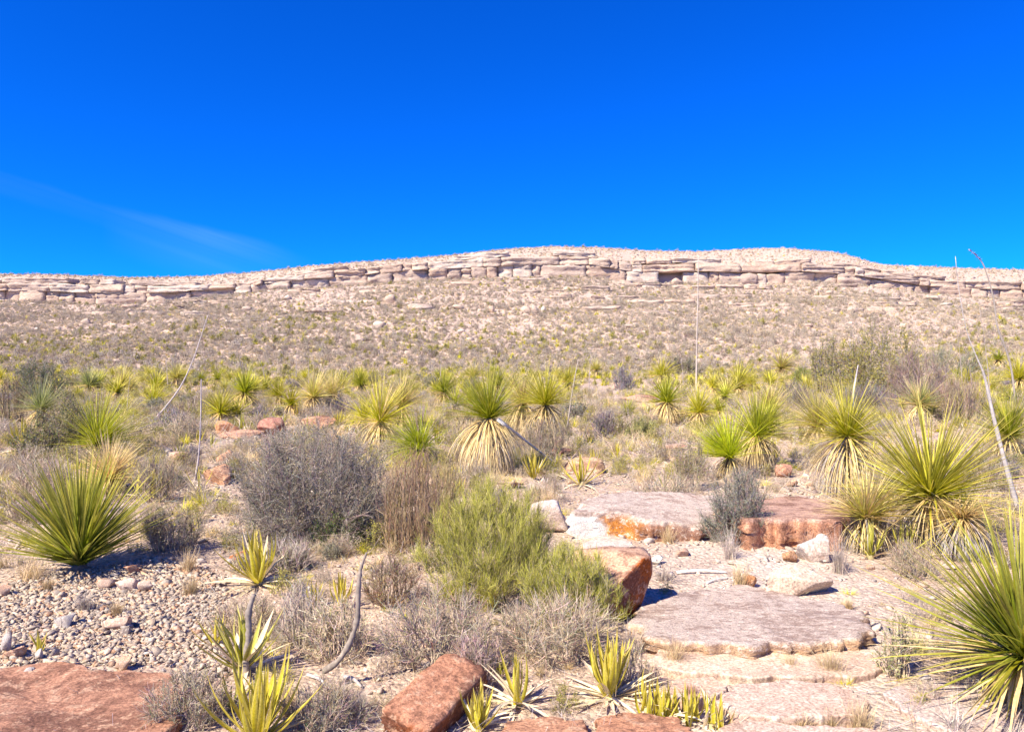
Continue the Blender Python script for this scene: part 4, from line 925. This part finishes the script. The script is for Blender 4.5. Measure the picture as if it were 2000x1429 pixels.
# ------------------------------------------------------------ agaves (each leaf its own part)
AP = np.array((.72, .92, 1., .97, .86, .66, .36, .06))
def agave_protos(c0, c1, mat, droops):
    out = leaf_protos('a', c0, c1, 1., .105, len(droops), droops, 7, AP, .22, mat, 5.)
    for me in out: margin(me, .28)
    return out
AG = {'g': agave_protos((.68, .58, .005), (.62, .48, .10), LEAF, (-1.0, -.75, -.5, -.3, .1)), 'd': agave_protos((.82, .68, .44), (.74, .60, .42), DRY, (-.5, -.2, .1, .35, .6)),
      'e': agave_protos((.48, .46, .02), (.50, .42, .16), LEAF, (-.9, -.6, -.35, -.15, .1))}
def agave(px, pyb, Rpx, n, dryf, label, tone='g', seed=0, ell=(.35, 1.45), group='agaves with toothed leaves', wk=1., lift=0, low=0, stem=False, row=None):
    r = np.random.RandomState(4000 + seed); P = gp(px, pyb); s = P[1] / F; L = Rpx * s * 1.2; n = int(n * 1.6)
    if n > 9: KEEP.append((P[0], P[1], L * .55))
    root = empty('agave', P); tag(root, label, 'agave', group)
    for i in range(n):
        f = i / max(n - 1, 1); el = ell[1] + (ell[0] - ell[1]) * f ** .7; az = i * 2.399 + r.normal() * .3
        isd = r.rand() < dryf * (.35 + 1.3 * f)
        k = (4 if f > .6 else r.randint(1, 5)) if isd else r.randint(0, 4)
        off = np.array((0, 0, lift * s)) if row is None else np.array((r.uniform(-1, 1) * row * s, r.normal() * .03, 0))
        put_leaf(AG['d' if isd else tone][k], root, off + r.normal(size=3) * .008, az, el * r.uniform(.9, 1.05) - (.35 if isd else 0) - (0 if isd else -.0), L * r.uniform(.8, 1.08), L * wk * r.uniform(.8, 1.15), r.normal() * .15)
    for i in range(low):
        put_leaf(AG['d'][2 + r.randint(3)], root, np.array((0, 0, lift * s)), r.rand() * 6.28, r.uniform(-.15, .25), L * r.uniform(.7, 1.05), L * wk * .8, r.normal() * .3)
    mb = MB(); tube(mb, [(0, 0, -.02), (0, 0, lift * s + .12 * L)], [.10 * L, .07 * L], (.50, .42, .22), 7); mb.build('leaf_base', DRY, root)
    return root
agave(505,1140,92,26,.35,'tall yellow agave with cream dried leaves spreading beneath','g',1,(.4,1.5),low=9,wk=.85)
agave(503,1450,145,26,.12,'agave with long curved yellow leaves at the bottom edge','g',2,(.35,1.45),wk=.8)
agave(476,1312,112,18,.25,'yellow agave around the foot of the straight wooden stalk','e',3,(.6,1.5),wk=.8)
agave(420,1240+22,60,9,.3,'narrow yellow agave leaves left of the straight stalk',"g",4,(.6,1.4),wk=.7)
agave(612,1185,48,9,.15,'small yellow agave in the twigs left of the curved stalk','g',5,(.9,1.5))
agave(668,1190,62,14,.25,'yellow agave partly behind the top of the curved stalk','g',6,(.7,1.5),wk=.8)
agave(650,1262,70,16,.15,'dense green agave left of the curved wooden stalk','e',7,(.8,1.5),wk=.8)
agave(936,1425,76,16,.2,'green-yellow agave at the end of the long red block','g',8,(.7,1.5))
agave(1012,1378,96,20,.75,'mostly dried cream agave between the red block and the biggest one','g',9,(.4,1.5),low=4,wk=.75)
agave(1190,1362,112,52,.8,'biggest dried agave with a bright green centre','g',10,(.0,1.45),low=14,wk=.8)
agave(1300,1402,62,14,.25,'left end of the row of small agaves along the bottom','g',11,(.8,1.5),row=24)
agave(1345,1410,62,14,.15,'middle of the row of small agaves along the bottom','g',12,(.8,1.5),row=24)
agave(1390,1422,60,14,.25,'right end of the row of small agaves along the bottom','g',13,(.8,1.5),row=22)
agave(1262,1388,60,10,.35,'small upright agave right beside the biggest dried agave','g',14,(.8,1.5),row=10)
agave(976,1325,42,8,.1,'tiny green agave in the twigs above the dried ones','e',15,(.9,1.5))
agave(75,1275,38,8,.1,'tiny yellow agave alone in the scree','g',16,(.5,1.3))
agave(1135,948,62,26,.85,'pale bleached agave with curling leaves before the tan slab','g',17,(-.1,1.5),low=8,wk=.6)
agave(1042,938,48,16,.15,'yellow-green agave right of the central skirted sotol','g',18,(.7,1.5),wk=.7)
agave(895,972,36,12,.1,'short yellow agave in front of the curly sotol','g',19,(.8,1.5),wk=.8)
agave(1162,905,30,10,.3,'small yellow agave behind the tan overhanging slab','g',20,(.7,1.5),wk=.7)
agave(1207,892,30,10,.5,'pale small agave in the open patch','g',21,(.6,1.5),wk=.7)
agave(300,975,56,18,.2,'yellow agave cluster right of the large left sotol','g',22,(.7,1.5),row=26,wk=.8)
agave(385,965,52,18,.9,'bleached agave beside the smooth orange rock','g',23,(.2,1.4),wk=.6)
agave(486,840,38,16,.4,'straw and green agave before the squared orange block','e',24,(.5,1.4),row=18,wk=.7)
agave(428,822,30,14,.2,'green agave above the squared orange block','e',25,(.4,1.4),wk=.7)
agave(600,838,24,10,.6,'small straw agave on the long orange rock','e',26,(.5,1.4))
agave(415,872,24,8,.2,'tiny green agave below the squared orange block','e',27,(.5,1.4))
agave(362,812,28,12,.4,'small agave below the long leaning stalk','e',28,(.6,1.4),row=12)
agave(48,880,58,20,.35,'yellow agave in front of the olive-brown left shrub','g',29,(.4,1.5),wk=.7)
agave(14,990,34,9,.2,'yellow agave at the left edge beside the silver-grey shrub','g',30,(.4,1.4))
agave(1295,950,30,8,.2,'small green agave in the grey twig heap','e',31,(.5,1.4))
agave(1700,1090,70,14,.35,'long-leaved agave left below the broad right sotol','e',32,(.6,1.45),wk=.6)
agave(1775,1085,66,16,.5,'pale agave right below the broad right sotol','e',33,(.5,1.45),wk=.6,row=20)
agave(350,890,26,8,.2,'small agave in front of the silver-grey shrub','e',34,(.5,1.4))
agave(1130,870,24,8,.3,'little agave beyond the dark brown flat rock','g',35,(.6,1.4))
agave(1275,880,26,8,.3,'little green agave in the open patch far side','e',36,(.6,1.4))
agave(1345,1000,22,7,.3,'tiny agave behind the layered ledge','g',37,(.6,1.4))
agave(455,1385,70,10,.4,'dull agave leaves left of the front yellow agave','e',38,(.5,1.3),wk=.7)
r = np.random.RandomState(77)
for i in range(54):
    px, py = r.uniform(150, 1980), r.uniform(800, 960)
    if 400 < px < 760 and py > 860: py = 830
    agave(px, py, r.uniform(18, 30), 9, .35, 'small yellow-green agave scattered between the sotols', 'ge'[i % 2], 100 + i, (.5, 1.4), group='small agaves scattered between the sotols', wk=.8)

# mid-distance bushes sharing meshes
r = np.random.RandomState(44)
spec = [('dead_shrub', 'grey leafless bush scattered on the middle of the plain', GT2, None, 'dead shrub'), ('dead_shrub', 'purple-grey twiggy bush scattered on the middle of the plain', (.32, .27, .27), None, 'dead shrub'),
        ('shrub', 'olive green bush scattered over the far plain', (.28, .24, .18), [(.28, .27, .09), (.22, .23, .08), (.36, .33, .12)], 'shrub'),
        ('dry_bush', 'straw-coloured dry grass bush scattered on the plain', (.52, .42, .26), None, 'dry bush'), ('shrub', 'grey-green bush scattered over the far plain', (.34, .3, .25), [(.32, .31, .20), (.27, .27, .16)], 'shrub')]
pr = []
for k, (nm, lb, cw, clf, ct) in enumerate(spec):
    root = empty(nm, (0, 0, 0)); q = np.random.RandomState(k + 5)
    A, B = shrub_mb(1.3, 1.2, .8, 40, 750, 1500 if clf else 0, .2, .011, cw, clf, .05, 1.6 if k == 3 else .45, q)
    a = A.build('branches', TWIG, root); a['kind'] = 'stuff'
    if clf: b = B.build('foliage', LEAF, root); b['kind'] = 'stuff'
    pr.append(root)
first = [True] * 5; k = 0
while k < 330:
    y = r.uniform(9, 100) if k > 180 else r.uniform(9, 30) if k > 70 else r.uniform(5.6, 11); x = r.uniform(-.78, .78) * y
    px, py = to_px(x, y, 0)
    if k <= 70 and not (250 < px < 1080 or 1700 < px < 2000): continue
    if k <= 70 and px < 470 and py > 1080: continue
    if 1120 < px < 1700 and py > 740 and r.rand() < .85: continue
    if k > 70 and py > 860 and 400 < px < 1750: continue
    if y < 32 and not bool(clear(x, y)): continue
    p = r.choice(5, p=(.22, .18, .28, .17, .15) if y > 30 else (.34, .22, .10, .24, .10)); o = pr[p] if first[p] else copy_tree(pr[p]); first[p] = False
    s = r.uniform(.45, 1.1) * (.26 if y < 9 else .4 if y < 12 else .75 if y < 30 else 1); o.location = (x, y, float(H(x, y))); o.scale = (s, s, s * r.uniform(.6, 1)); o.rotation_euler.z = r.uniform(0, 6.28)
    tag(o, spec[p][1], spec[p][4], 'bushes scattered on the plain'); k += 1

# ------------------------------------------------------------ ground cover that nobody could count
def scatter_stuff(name, label, cat, P, rz, scl, ix, protos):
    me = bpy.data.meshes.new(name); me.from_pydata([tuple(p) for p in P], [], [])
    for nm, ar, ty in (('rz', rz, 'FLOAT'), ('sc', scl, 'FLOAT'), ('ix', ix, 'INT')):
        a = me.attributes.new(nm, ty, 'POINT'); a.data.foreach_set('value', np.asarray(ar, np.int32 if ty == 'INT' else np.float32))
    o = bpy.data.objects.new(name, me); col.objects.link(o)
    ng = bpy.data.node_groups.new(name, 'GeometryNodeTree')
    ng.interface.new_socket('Geometry', in_out='INPUT', socket_type='NodeSocketGeometry'); ng.interface.new_socket('Geometry', in_out='OUTPUT', socket_type='NodeSocketGeometry')
    gi = ng.nodes.new('NodeGroupInput'); go = ng.nodes.new('NodeGroupOutput'); jn = ng.nodes.new('GeometryNodeJoinGeometry')
    def attr(nm, ty):
        a = ng.nodes.new('GeometryNodeInputNamedAttribute'); a.data_type = ty; a.inputs['Name'].default_value = nm; return [x for x in a.outputs if x.enabled][0]
    ar, as_, ai = attr('rz', 'FLOAT'), attr('sc', 'FLOAT'), attr('ix', 'INT')
    cx = ng.nodes.new('ShaderNodeCombineXYZ'); ng.links.new(ar, cx.inputs[2])
    for k, p in enumerate(protos):
        oi = ng.nodes.new('GeometryNodeObjectInfo'); oi.inputs['Object'].default_value = p; oi.inputs['As Instance'].default_value = True; oi.transform_space = 'ORIGINAL'
        cmp = ng.nodes.new('FunctionNodeCompare'); cmp.data_type = 'INT'; cmp.operation = 'EQUAL'
        ii_ = [x for x in cmp.inputs if x.enabled]; ng.links.new(ai, ii_[0]); ii_[1].default_value = k
        ip = ng.nodes.new('GeometryNodeInstanceOnPoints'); ng.links.new(gi.outputs[0], ip.inputs['Points']); ng.links.new(oi.outputs['Geometry'], ip.inputs['Instance'])
        ng.links.new(cmp.outputs[0], ip.inputs['Selection']); ng.links.new(cx.outputs[0], ip.inputs['Rotation']); ng.links.new(as_, ip.inputs['Scale'])
        ng.links.new(ip.outputs[0], jn.inputs[0])
    ng.links.new(jn.outputs[0], go.inputs[0])
    md = o.modifiers.new('scatter', 'NODES'); md.node_group = ng
    tag(o, label, cat, kind='stuff'); return o
def merged(A, B):
    m = MB()
    for x in (A, B):
        off = m.n
        if not x.v: continue
        m.v += x.v; m.c += x.c; m.q += [q + off for q in x.q]; m.t += [t + off for t in x.t]; m.n += x.n
    return m
def cover_protos(fine, y0, seed):
    """six small real plants; the cover repeats them"""
    out = []; q = np.random.RandomState(seed)
    tw = .006 if fine else .022; m = 3.2 if fine else 1
    def sh(cw, clf, nl, up, w=1., h=.7):
        A, B = shrub_mb(w, w, h, int(20 * m ** .5), int(110 * m), int(nl * m), .26 if not fine else .2, tw, cw, clf, .09 if not fine else .035, up, q, base=.3, stw=tw * 1.6)
        return merged(A, B)
    def bl(n, c, L, wd, lo, dr=.5):
        b = MB(); n = int(n * (1.6 if fine else 1)); blades(b, q.normal(size=(n, 3)) * np.array((.06, .06, 0)), q.rand(n) * 6.283, q.uniform(lo, 1.5, n), L * q.uniform(.6, 1.2, n), np.full(n, wd), q.uniform(.1, dr, n), 2, jit(c, n, .18, q), jit((c[0] * 1.15, c[1] * 1.12, c[2] * 1.3), n, .15, q), rng=q); return b
    defs = [('dead_shrub', sh((.52, .43, .34), [(.47, .41, .31), (.56, .47, .37)], 120, .3), 'small grey-brown scrub clump', 'dead shrub'),
            ('grass_tuft', bl(70, (.74, .57, .27), .55, .02 if not fine else .009, .5, 1.), 'small straw-coloured bunch grass', 'grass'),
            ('shrub', sh((.34, .29, .14), [(.42, .39, .07), (.33, .32, .06), (.52, .45, .11)], 300, .6), 'small olive scrub clump', 'shrub'),
            ('sotol_plant', bl(60, (.62, .57, .035), .62, .045 if not fine else .018, .05, .5), 'very small yellow-green rosette plant', 'sotol'),
            ('dead_shrub', sh((.33, .26, .21), None, 0, .35), 'small dark leafless clump', 'dead shrub'),
            ('dry_bush', sh((.60, .48, .34), [(.62, .52, .34)], 100, .9, 1., .45), 'small low pale dry bush', 'dry bush')]
    for k, (nm, b, lab, ct) in enumerate(defs):
        o = b.build(nm, SCRUB if not fine else DRY); x = (-.5 + .17 * k) * y0 * 1.2; o.location = (x, y0, float(H(x, y0))); o.scale = (.4,) * 3 if fine else (.8,) * 3
        tag(o, lab + (' between the near sotols' if fine else ' at the foot of the hillside'), ct); out.append(o)
    return out
r = np.random.RandomState(3)
fp = cover_protos(True, 12., 1); cp_ = cover_protos(False, 88., 2)
rk = []
for k in range(3):
    v, t = hull_rock(40 + k, 11); v = v * np.array((.5, .4, .26)); mb = MB(); mb.add(v, t=t, c=CC[k]); o = mb.build('boulder', CLIFF)
    x = -20. + 19 * k; o.location = (x, 92, float(H(x, 92)) + .1); tag(o, 'small pale block at the very foot of the hillside', 'boulder', 'small blocks at the hill foot'); rk.append(o)
def cov(n, y0, y1, yp, ex=30.):
    y = y0 + (y1 - y0) * r.rand(n) ** yp; x = (r.rand(n) * 2 - 1) * (y * .74 + ex); return x, y
x, y = cov(92000, 84, 215, .85)
dn = fbm(x * .06, y * .05, 3., 4); m = r.rand(len(x)) < .80 + .8 * dn - .35 * np.clip((y - 130) / 80, 0, 1); x, y = x[m], y[m]
x2, y2 = cov(11000, 221, 262, 1.); x = np.r_[x, x2]; y = np.r_[y, y2]; n = len(x)
g_ = np.clip(.32 - (y - 90) / 300 + .3 * fbm(x * .025, y * .03, 8., 3), .04, .6); u_ = r.rand(n); d_ = .20 + .2 * fbm(x * .03 + 9, y * .04, 5., 3)
ix = np.where(u_ < g_ * .6, 3, np.where(u_ < g_, 2, np.where(u_ < g_ + d_, 4, r.choice([0, 1, 5, 0], size=n))))
sc_ = np.clip(r.lognormal(-.42, .4, n), .3, 1.7) * np.where(y > 220, .8, 1)
scatter_stuff('hillside_scrub', 'scattered olive, straw and grey scrub covering the whole hillside', 'scrub', np.column_stack([x, y, H(x, y) - .04]), r.rand(n) * 6.28, sc_, ix, cp_)
x, y = cov(52000, 70, 262, .6); m = (y < 215) | (y > 221); x, y = x[m], y[m]; n = len(x)
scatter_stuff('hillside_stones', 'pale loose stones strewn over the hillside', 'stones', np.column_stack([x, y, H(x, y)]), r.rand(n) * 6.28, np.clip(r.lognormal(-.75, .55, n), .15, 2.2), r.randint(3, size=n), rk)
x, y = cov(11500, 24, 92, .75, 6.); m = r.rand(len(x)) < .9 + .8 * fbm(x * .12, y * .1, 3., 3)
px, py = to_px(x, y, 0); m &= ~((px > 1130) & (px < 1340) & (py > 738) & (r.rand(len(x)) < .8)); x, y = x[m], y[m]; n = len(x)
ix = r.choice([0, 1, 2, 3, 4, 5], p=(.08, .18, .25, .35, .05, .09), size=n)
scatter_stuff('plain_scrub', 'low mixed scrub and small rosettes covering the plain before the hill', 'scrub', np.column_stack([x, y, H(x, y) - .03]), r.rand(n) * 6.28, np.clip(r.lognormal(-.75, .35, n), .2, 1.) * np.clip(y / 45, .65, 1.1), ix, cp_)
x, y = cov(22000, 3.2, 36, 1.25, 4.5); px, py = to_px(x, y, 0)
m = r.rand(len(x)) < .62 + .9 * fbm(x * .5, y * .45, 3., 3)
m &= ~((px < 455) & (py > 1085)) & ~((px > 1140) & (px < 1760) & (py > 965) & (r.rand(len(x)) < .955)) & ~((px > 1100) & (px < 1640) & (py > 760) & (py <= 965) & (r.rand(len(x)) < .5)) & ((py < 1400) | (np.abs(px - 1000) > 1150)) & clear(x, y); x, y = x[m], y[m]; n = len(x)
ix = r.choice([0, 1, 2, 3, 4, 5], p=(.19, .27, .11, .15, .07, .21), size=n)
scatter_stuff('ground_cover', 'dense low dry scrub and straw filling the ground between the plants', 'scrub', np.column_stack([x, y, H(x, y) - .02]), r.rand(n) * 6.28, np.clip(r.lognormal(-1.45, .32, n), .1, .5) * np.clip(y / 9, .6, 1.7), ix, fp)

# ------------------------------------------------------------ dry grass tufts
def tuft(px, pyb, wpx, hpx, label, c=(.66, .50, .30), n=170, seed=0, group=None, loc=None, scale=None):
    r = np.random.RandomState(3000 + seed)
    P = gp(px, pyb); s = P[1] / F; h_ = hpx * s; w_ = wpx * s
    mb = MB(); az = r.rand(n) * 6.283; el = np.arccos(np.clip(r.rand(n) * w_ / 2 / max(h_, .01) * .8, 0, .95))
    blades(mb, np.column_stack([r.normal(size=n) * w_ * .1, r.normal(size=n) * w_ * .1, np.zeros(n)]), az, el, h_ * r.uniform(.5, 1.25, n), np.full(n, max(.0028, .6 * s)), r.uniform(.1, 1., n), 4, jit(c, n, .15, r), jit((c[0]*1.1, c[1]*1.1, c[2]*1.15), n, .15, r), rng=r)
    o = mb.build('grass_tuft', DRY); o.location = P; tag(o, label, 'grass', group or 'dry grass tufts'); return o
TG = [(372,1160,60,42,'pale dry grass tuft right of the scree top'),(368,1115,55,45,'higher dry grass tuft behind the scree'),(1447,1146,66,55,'straw grass tuft left of the cream boulder'),(1318,1302,70,58,'straw grass tuft in front of the broad slab left corner'),
      (1622,1318,78,60,'round straw grass tuft in front of the broad slab'),(1545,1310,60,36,'small straw tuft left of the round one before the slab'),(1568,1428,50,36,'leftmost straw tuft of three at the bottom edge'),(1680,1425,92,62,'largest straw tuft at the bottom edge'),(1620,1422,56,36,'middle straw tuft of three at the bottom edge'),
      (1655,1188,42,24,'short yellow tuft at the right end of the broad slab'),(1640,1118,60,85,'tall grey-brown grass tuft beside the whitish block'),(1425,1090,60,60,'thin straw grass below the round grey-green shrub'),(1305,1060,50,38,'thin grass before the rusty ledge front'),(92,1152,40,28,'small yellow tuft in the scree at left'),
      (165,1192,46,40,'grey tuft in the scree'),(228,1200,40,30,'brownish tuft in the scree centre'),(1580,1075,70,50,'orange-straw grass in front of the reddish ledge'),(1350,1375,30,50,'reddish grass sprig on the small low slab'),(700,1400,70,60,'grey dry tuft left of the long red block'),(905,1075,70,60,'dry grass behind the large green shrub left side'),
      (1235,1275,60,60,'grey straw tuft at the left end of the broad slab'),(60,1130,110,60,'dry straw grass at the left edge above the scree'),(560,1395,60,60,'thin dry tuft right of the front yellow agave'),(1660,935,60,40,'straw tuft beyond the whitish block'),(1765,890,60,60,'dry straw grass below the grey-green right sotol'),(330,940,60,50,'dry grass near the pale flat rock at left'),(1070,985,70,40,'straw grass left of the bright white rock'),(960,960,90,50,'low straw grass in front of the central sotol')]
for i, (x, y, a, b, lab) in enumerate(TG): tuft(x, y, a, b, lab, (.50, .42, .36) if 'grey' in lab else (.52, .33, .24) if 'red' in lab else (.66, .50, .29), seed=i, n=200)
r = np.random.RandomState(55); tp = []
for k in range(5):
    mb = MB(); n = 90; q = np.random.RandomState(k); cc_ = [(.66, .52, .32), (.52, .45, .38), (.60, .46, .28), (.56, .50, .24), (.48, .40, .34)][k]
    blades(mb, q.normal(size=(n, 3)) * np.array((.03, .03, 0)), q.rand(n) * 6.283, q.uniform(.5, 1.5, n), q.uniform(.12, .3, n), np.full(n, .006), q.uniform(.1, 1., n), 3, jit(cc_, n, .15, q), jit(cc_, n, .15, q), rng=q)
    tp.append(mb.mesh('grass_tuft', DRY))
k = 0
while k < 270:
    y = 3 + 34 * r.rand() ** 1.3; x = r.uniform(-.76, .76) * y; px, py = to_px(x, y, 0)
    if px < 440 and py > 1130 and r.rand() < .93: continue
    if 1130 < px < 1750 and py > 950 and r.rand() < .8: continue
    if not bool(clear(x, y)): continue
    o = bpy.data.objects.new('grass_tuft', tp[r.randint(5)]); col.objects.link(o); s = r.uniform(.5, 1.2) * (.7 if y < 8 else 1.1); o.scale = (s, s, s)
    o.location = (x, y, float(H(x, y))); o.rotation_euler.z = r.uniform(0, 6.28); tag(o, 'small dry grass tuft scattered between the plants', 'grass', 'scattered dry grass tufts'); k += 1

# ground litter of dead twigs and straw
r = np.random.RandomState(66); mb = MB(); n = 52000
y = 2.6 + 40 * r.rand(n) ** 1.7; x = (r.rand(n) * 2 - 1) * (y * .8 + 1.5); px, py = to_px(x, y, 0)
keep = ~((px < 430) & (py > 1120) & (r.rand(n) < .9)) & ~((px > 1200) & (px < 1760) & (py > 1020) & (r.rand(n) < .85)) & (fbm(x * .7, y * .7, 1., 2) + r.rand(n) * .9 > .15)
x, y = x[keep], y[keep]; n = len(x)
az = r.rand(n) * 6.283; L = r.uniform(.06, .26, n) * np.clip(y / 8, .7, 2)
cc = np.where((r.rand(n) < .55)[:, None], jit((.46, .40, .37), n, .2, r), jit((.60, .47, .32), n, .2, r))
P = blade_lines(np.column_stack([x, y, H(x, y) + .004]), az, np.abs(r.normal(size=n)) * .35 + .02, L, r.normal(size=n) * .5, 3)
ribbons(mb, P, np.full((n, 4), .0028) * np.clip(y / 5, .7, 4)[:, None], np.repeat(cc[:, None], 4, 1), None, closed=True, rng=r)
o = mb.build('twig_litter', TWIG); tag(o, 'dead twigs and straw littering the ground between plants', 'litter', kind='stuff')

# ------------------------------------------------------------ stalks and sticks
def pole(name, pts, d0, rad, label, cat, c=(.36, .32, .30), depths=None, k=26, tip=None, rough=.08, sides=9):
    W_ = []
    for i, (x, y) in enumerate(pts): W_.append(at(x, y, d0 if depths is None else depths[i]))
    sp = spline(W_, k); q = np.random.RandomState(len(label)); rd = np.interp(np.linspace(0, 1, k), np.linspace(0, 1, len(rad)), rad) * (1 + q.normal(size=k) * rough)
    mb = MB(); tube(mb, sp - sp[0], rd, np.clip(np.array(c)[None] * (1 + q.normal(size=(k, 1)) * .08), 0, 1), sides)
    if tip:
        n = tip; t = np.linspace(.8, 1, n); idx = (t * (k - 1)).astype(int)
        az = q.rand(n) * 6.283
        blades(mb, (sp - sp[0])[idx], az, q.uniform(-.2, .9, n), np.full(n, rad[0] * 3.2), np.full(n, rad[0] * 1.1), np.full(n, .4), 2, jit(c, n, .1, q), jit(c, n, .1, q), rng=q)
    o = mb.build(name, WOOD, smooth=True); o.location = sp[0]; tag(o, label, cat); return o
d = gp(480, 1318)[1]; pole('dead_stalk', [(482,1330),(480,1290),(486,1240),(486,1195),(496,1160)], d, [.022, .018, .016, .013], 'straight grey weathered stalk rising from the yellow agave', 'dead stalk', (.32, .27, .23), rough=.12)
d = gp(640, 1345)[1]; pole('dead_stalk', [(632,1310),(660,1290),(684,1252),(698,1205),(700,1150),(705,1108),(716,1078)], d, [.017, .015, .014, .012, .005], 'curved grey weathered wooden stalk bending upward like a horn', 'dead stalk', (.34, .28, .23), rough=.14, k=40)
d = gp(1362, 830)[1]; pole('flower_stalk', [(1362,835),(1360,760),(1361,660),(1363,580),(1364,498)], d, [.026, .020, .015, .010], 'tallest vertical dry flower stalk reaching the cliff line', 'flower stalk', (.50, .42, .36), sides=6)
d = gp(1985, 1010)[1]; pole('flower_stalk', [(1993,1010),(1966,915),(1941,816),(1923,735),(1909,700),(1888,645),(1872,560),(1866,500)], d, [.026, .020, .014, .006, .004, .003], 'thick grey leaning stalk at the right edge', 'flower stalk', (.42, .38, .36))
d = gp(1985, 800)[1]; pole('flower_stalk', [(1985,800),(1976,725),(1965,683),(1948,637),(1940,580),(1922,520),(1908,500),(1892,487)], d, [.034, .030, .02, .012], 'tall curved dark stalk with a feathery tip against the sky', 'flower stalk', (.36, .31, .27), tip=26)
d = gp(282, 838)[1]; pole('flower_stalk', [(282,838),(320,798),(352,755),(376,705),(398,640),(406,615)], d, [.022, .017, .012, .008], 'long thin stalk leaning right at left of the picture', 'flower stalk', (.44, .38, .36))
d = gp(385, 940)[1]; pole('flower_stalk', [(380,945),(388,890),(392,820),(393,740)], d, [.018, .010, .006], 'thin vertical stalk behind the bleached agave at left', 'flower stalk', (.46, .40, .40), sides=6)
a_, b_ = gp(955, 925)[1] - .2, gp(1080, 905)[1]
pole('flower_stalk', [(972,818),(990,832),(1020,855),(1055,882),(1085,903)], b_, [.034, .024, .016, .010], 'fallen white stalk sloping down from the central sotol', 'flower stalk', (.66, .62, .58), depths=[a_, a_, (a_+b_)/2, b_, b_])
d = gp(1115, 850)[1]; pole('flower_stalk', [(1108,835),(1114,790),(1122,740),(1130,700)], d, [.020, .014, .010], 'thin slanting stalk right of the centre sotols', 'flower stalk', (.50, .42, .36), sides=6)
d = gp(1665, 820)[1]; pole('flower_stalk', [(1664,800),(1668,760),(1676,712)], d, [.040, .030, .01], 'short thick stalk behind the straw-and-grey skirted sotol', 'flower stalk', (.46, .42, .42))
for i, (x, y0, y1, dx) in enumerate([(1625,760,690,4),(328,760,700,-4),(578,740,690,2),(603,745,700,0),(520,750,700,-14),(248,800,735,6),(1335,760,702,-4),(1900,760,700,-10),(1935,780,600,-22),(1880,750,640,-12),(690,745,700,3),(1150,760,690,4),(860,740,695,2),(1820,720,672,6)]):
    d = gp(x, y0 + 10)[1]; pole('flower_stalk', [(x, y0 + 8), (x + dx * .4, (y0 + y1) / 2), (x + dx, y1)], d, [.015 * d / 25, .010 * d / 25, .006 * d / 25], 'thin dry flower stalk among the far sotols', 'flower stalk', (.46, .38, .34), sides=5, k=8)['group'] = 'thin flower stalks among the far sotols'
def stick(p, q, rad, label, c=(.62, .58, .54)):
    A, B = gp(*p), gp(*q); A[2] += rad; B[2] += rad; m = (A + B) / 2 + np.array((0, .01, rad))
    sp = spline([A, m, B], 10); mb = MB(); tube(mb, sp - sp[0], np.linspace(rad, rad * .6, 10), c, 7); o = mb.build('stick', WOOD, smooth=True); o.location = sp[0]; tag(o, label, 'stick')
stick((1322,1120),(1420,1120),.013,'bleached straight stick lying on the pale sand',(.74,.70,.64))
stick((1380,1140),(1422,1130),.008,'short bleached stick below the straight one')
stick((600,1320),(645,1348),.010,'grey stick lying at the foot of the curved stalk',(.45,.41,.39))
stick((672,1325),(706,1345),.012,'grey stick right of the curved stalk foot',(.45,.41,.39))
stick((380,838),(425,812),.016,'white branch lying behind the squared orange block',(.66,.62,.58))
stick((150,1338),(232,1326),.005,'thin straw lying across the lower left slab',(.66,.55,.36))
stick((1545,1240+10),(1590,1236+10),.006,'thin stick on the front rim of the broad slab',(.4,.32,.27))


# individual labels for scattered plants and stones, by the nearest named neighbour
SH = {'small dry grass tuft scattered between the plants': 'dry grass tuft', 'small yellow-green agave scattered between the sotols': 'small agave',
      'small yellow-green sotol far out on the plain before the slope': 'small sotol', 'grey or tan angular stone lying loose in the scree bank at left': 'loose stone'}
for sp_ in spec: SH[sp_[1]] = ' '.join(sp_[1].split(' scattered')[0].split()[:4])
bpy.context.view_layer.update()
tops = [o for o in col.objects if o.parent is None and 'label' in o and 'category' in o]
anch = [o for o in tops if o['label'] not in SH and len(o['label'].split()) <= 9 and 'thin dry flower stalk' not in o['label'] and 'tan boulder' not in o['label']]
anch = [(o.location.x, o.location.y, o['label']) for o in anch if o.location.y < 60]
cand = []
for o in tops:
    if o['label'] in SH:
        if o.name.startswith('stone') and o.scale[0] < .066: continue
        X_, Y_ = o.location.x, o.location.y
        for (a, b, l) in anch:
            dx, dy = X_ - a, (Y_ - b) * .6; d = math.hypot(dx, dy)
            if d < .5 + Y_ * .07: cand.append((d / Y_, o.name, l, ('just right of the' if dx > 0 else 'just left of the') if abs(dx) > abs(dy) * .6 else ('right behind the' if dy > 0 else 'right in front of the')))
cand.sort(); usedk = set(); done = set()
for d, nm, l, rel in cand:
    o = bpy.data.objects[nm]
    if nm in done: continue
    k_ = (SH[o['label']], rel, l)
    if k_ in usedk: continue
    lab = SH[o['label']] + ' ' + rel + ' ' + l
    if len(lab.split()) > 16: continue
    usedk.add(k_); done.add(nm); o['label'] = lab
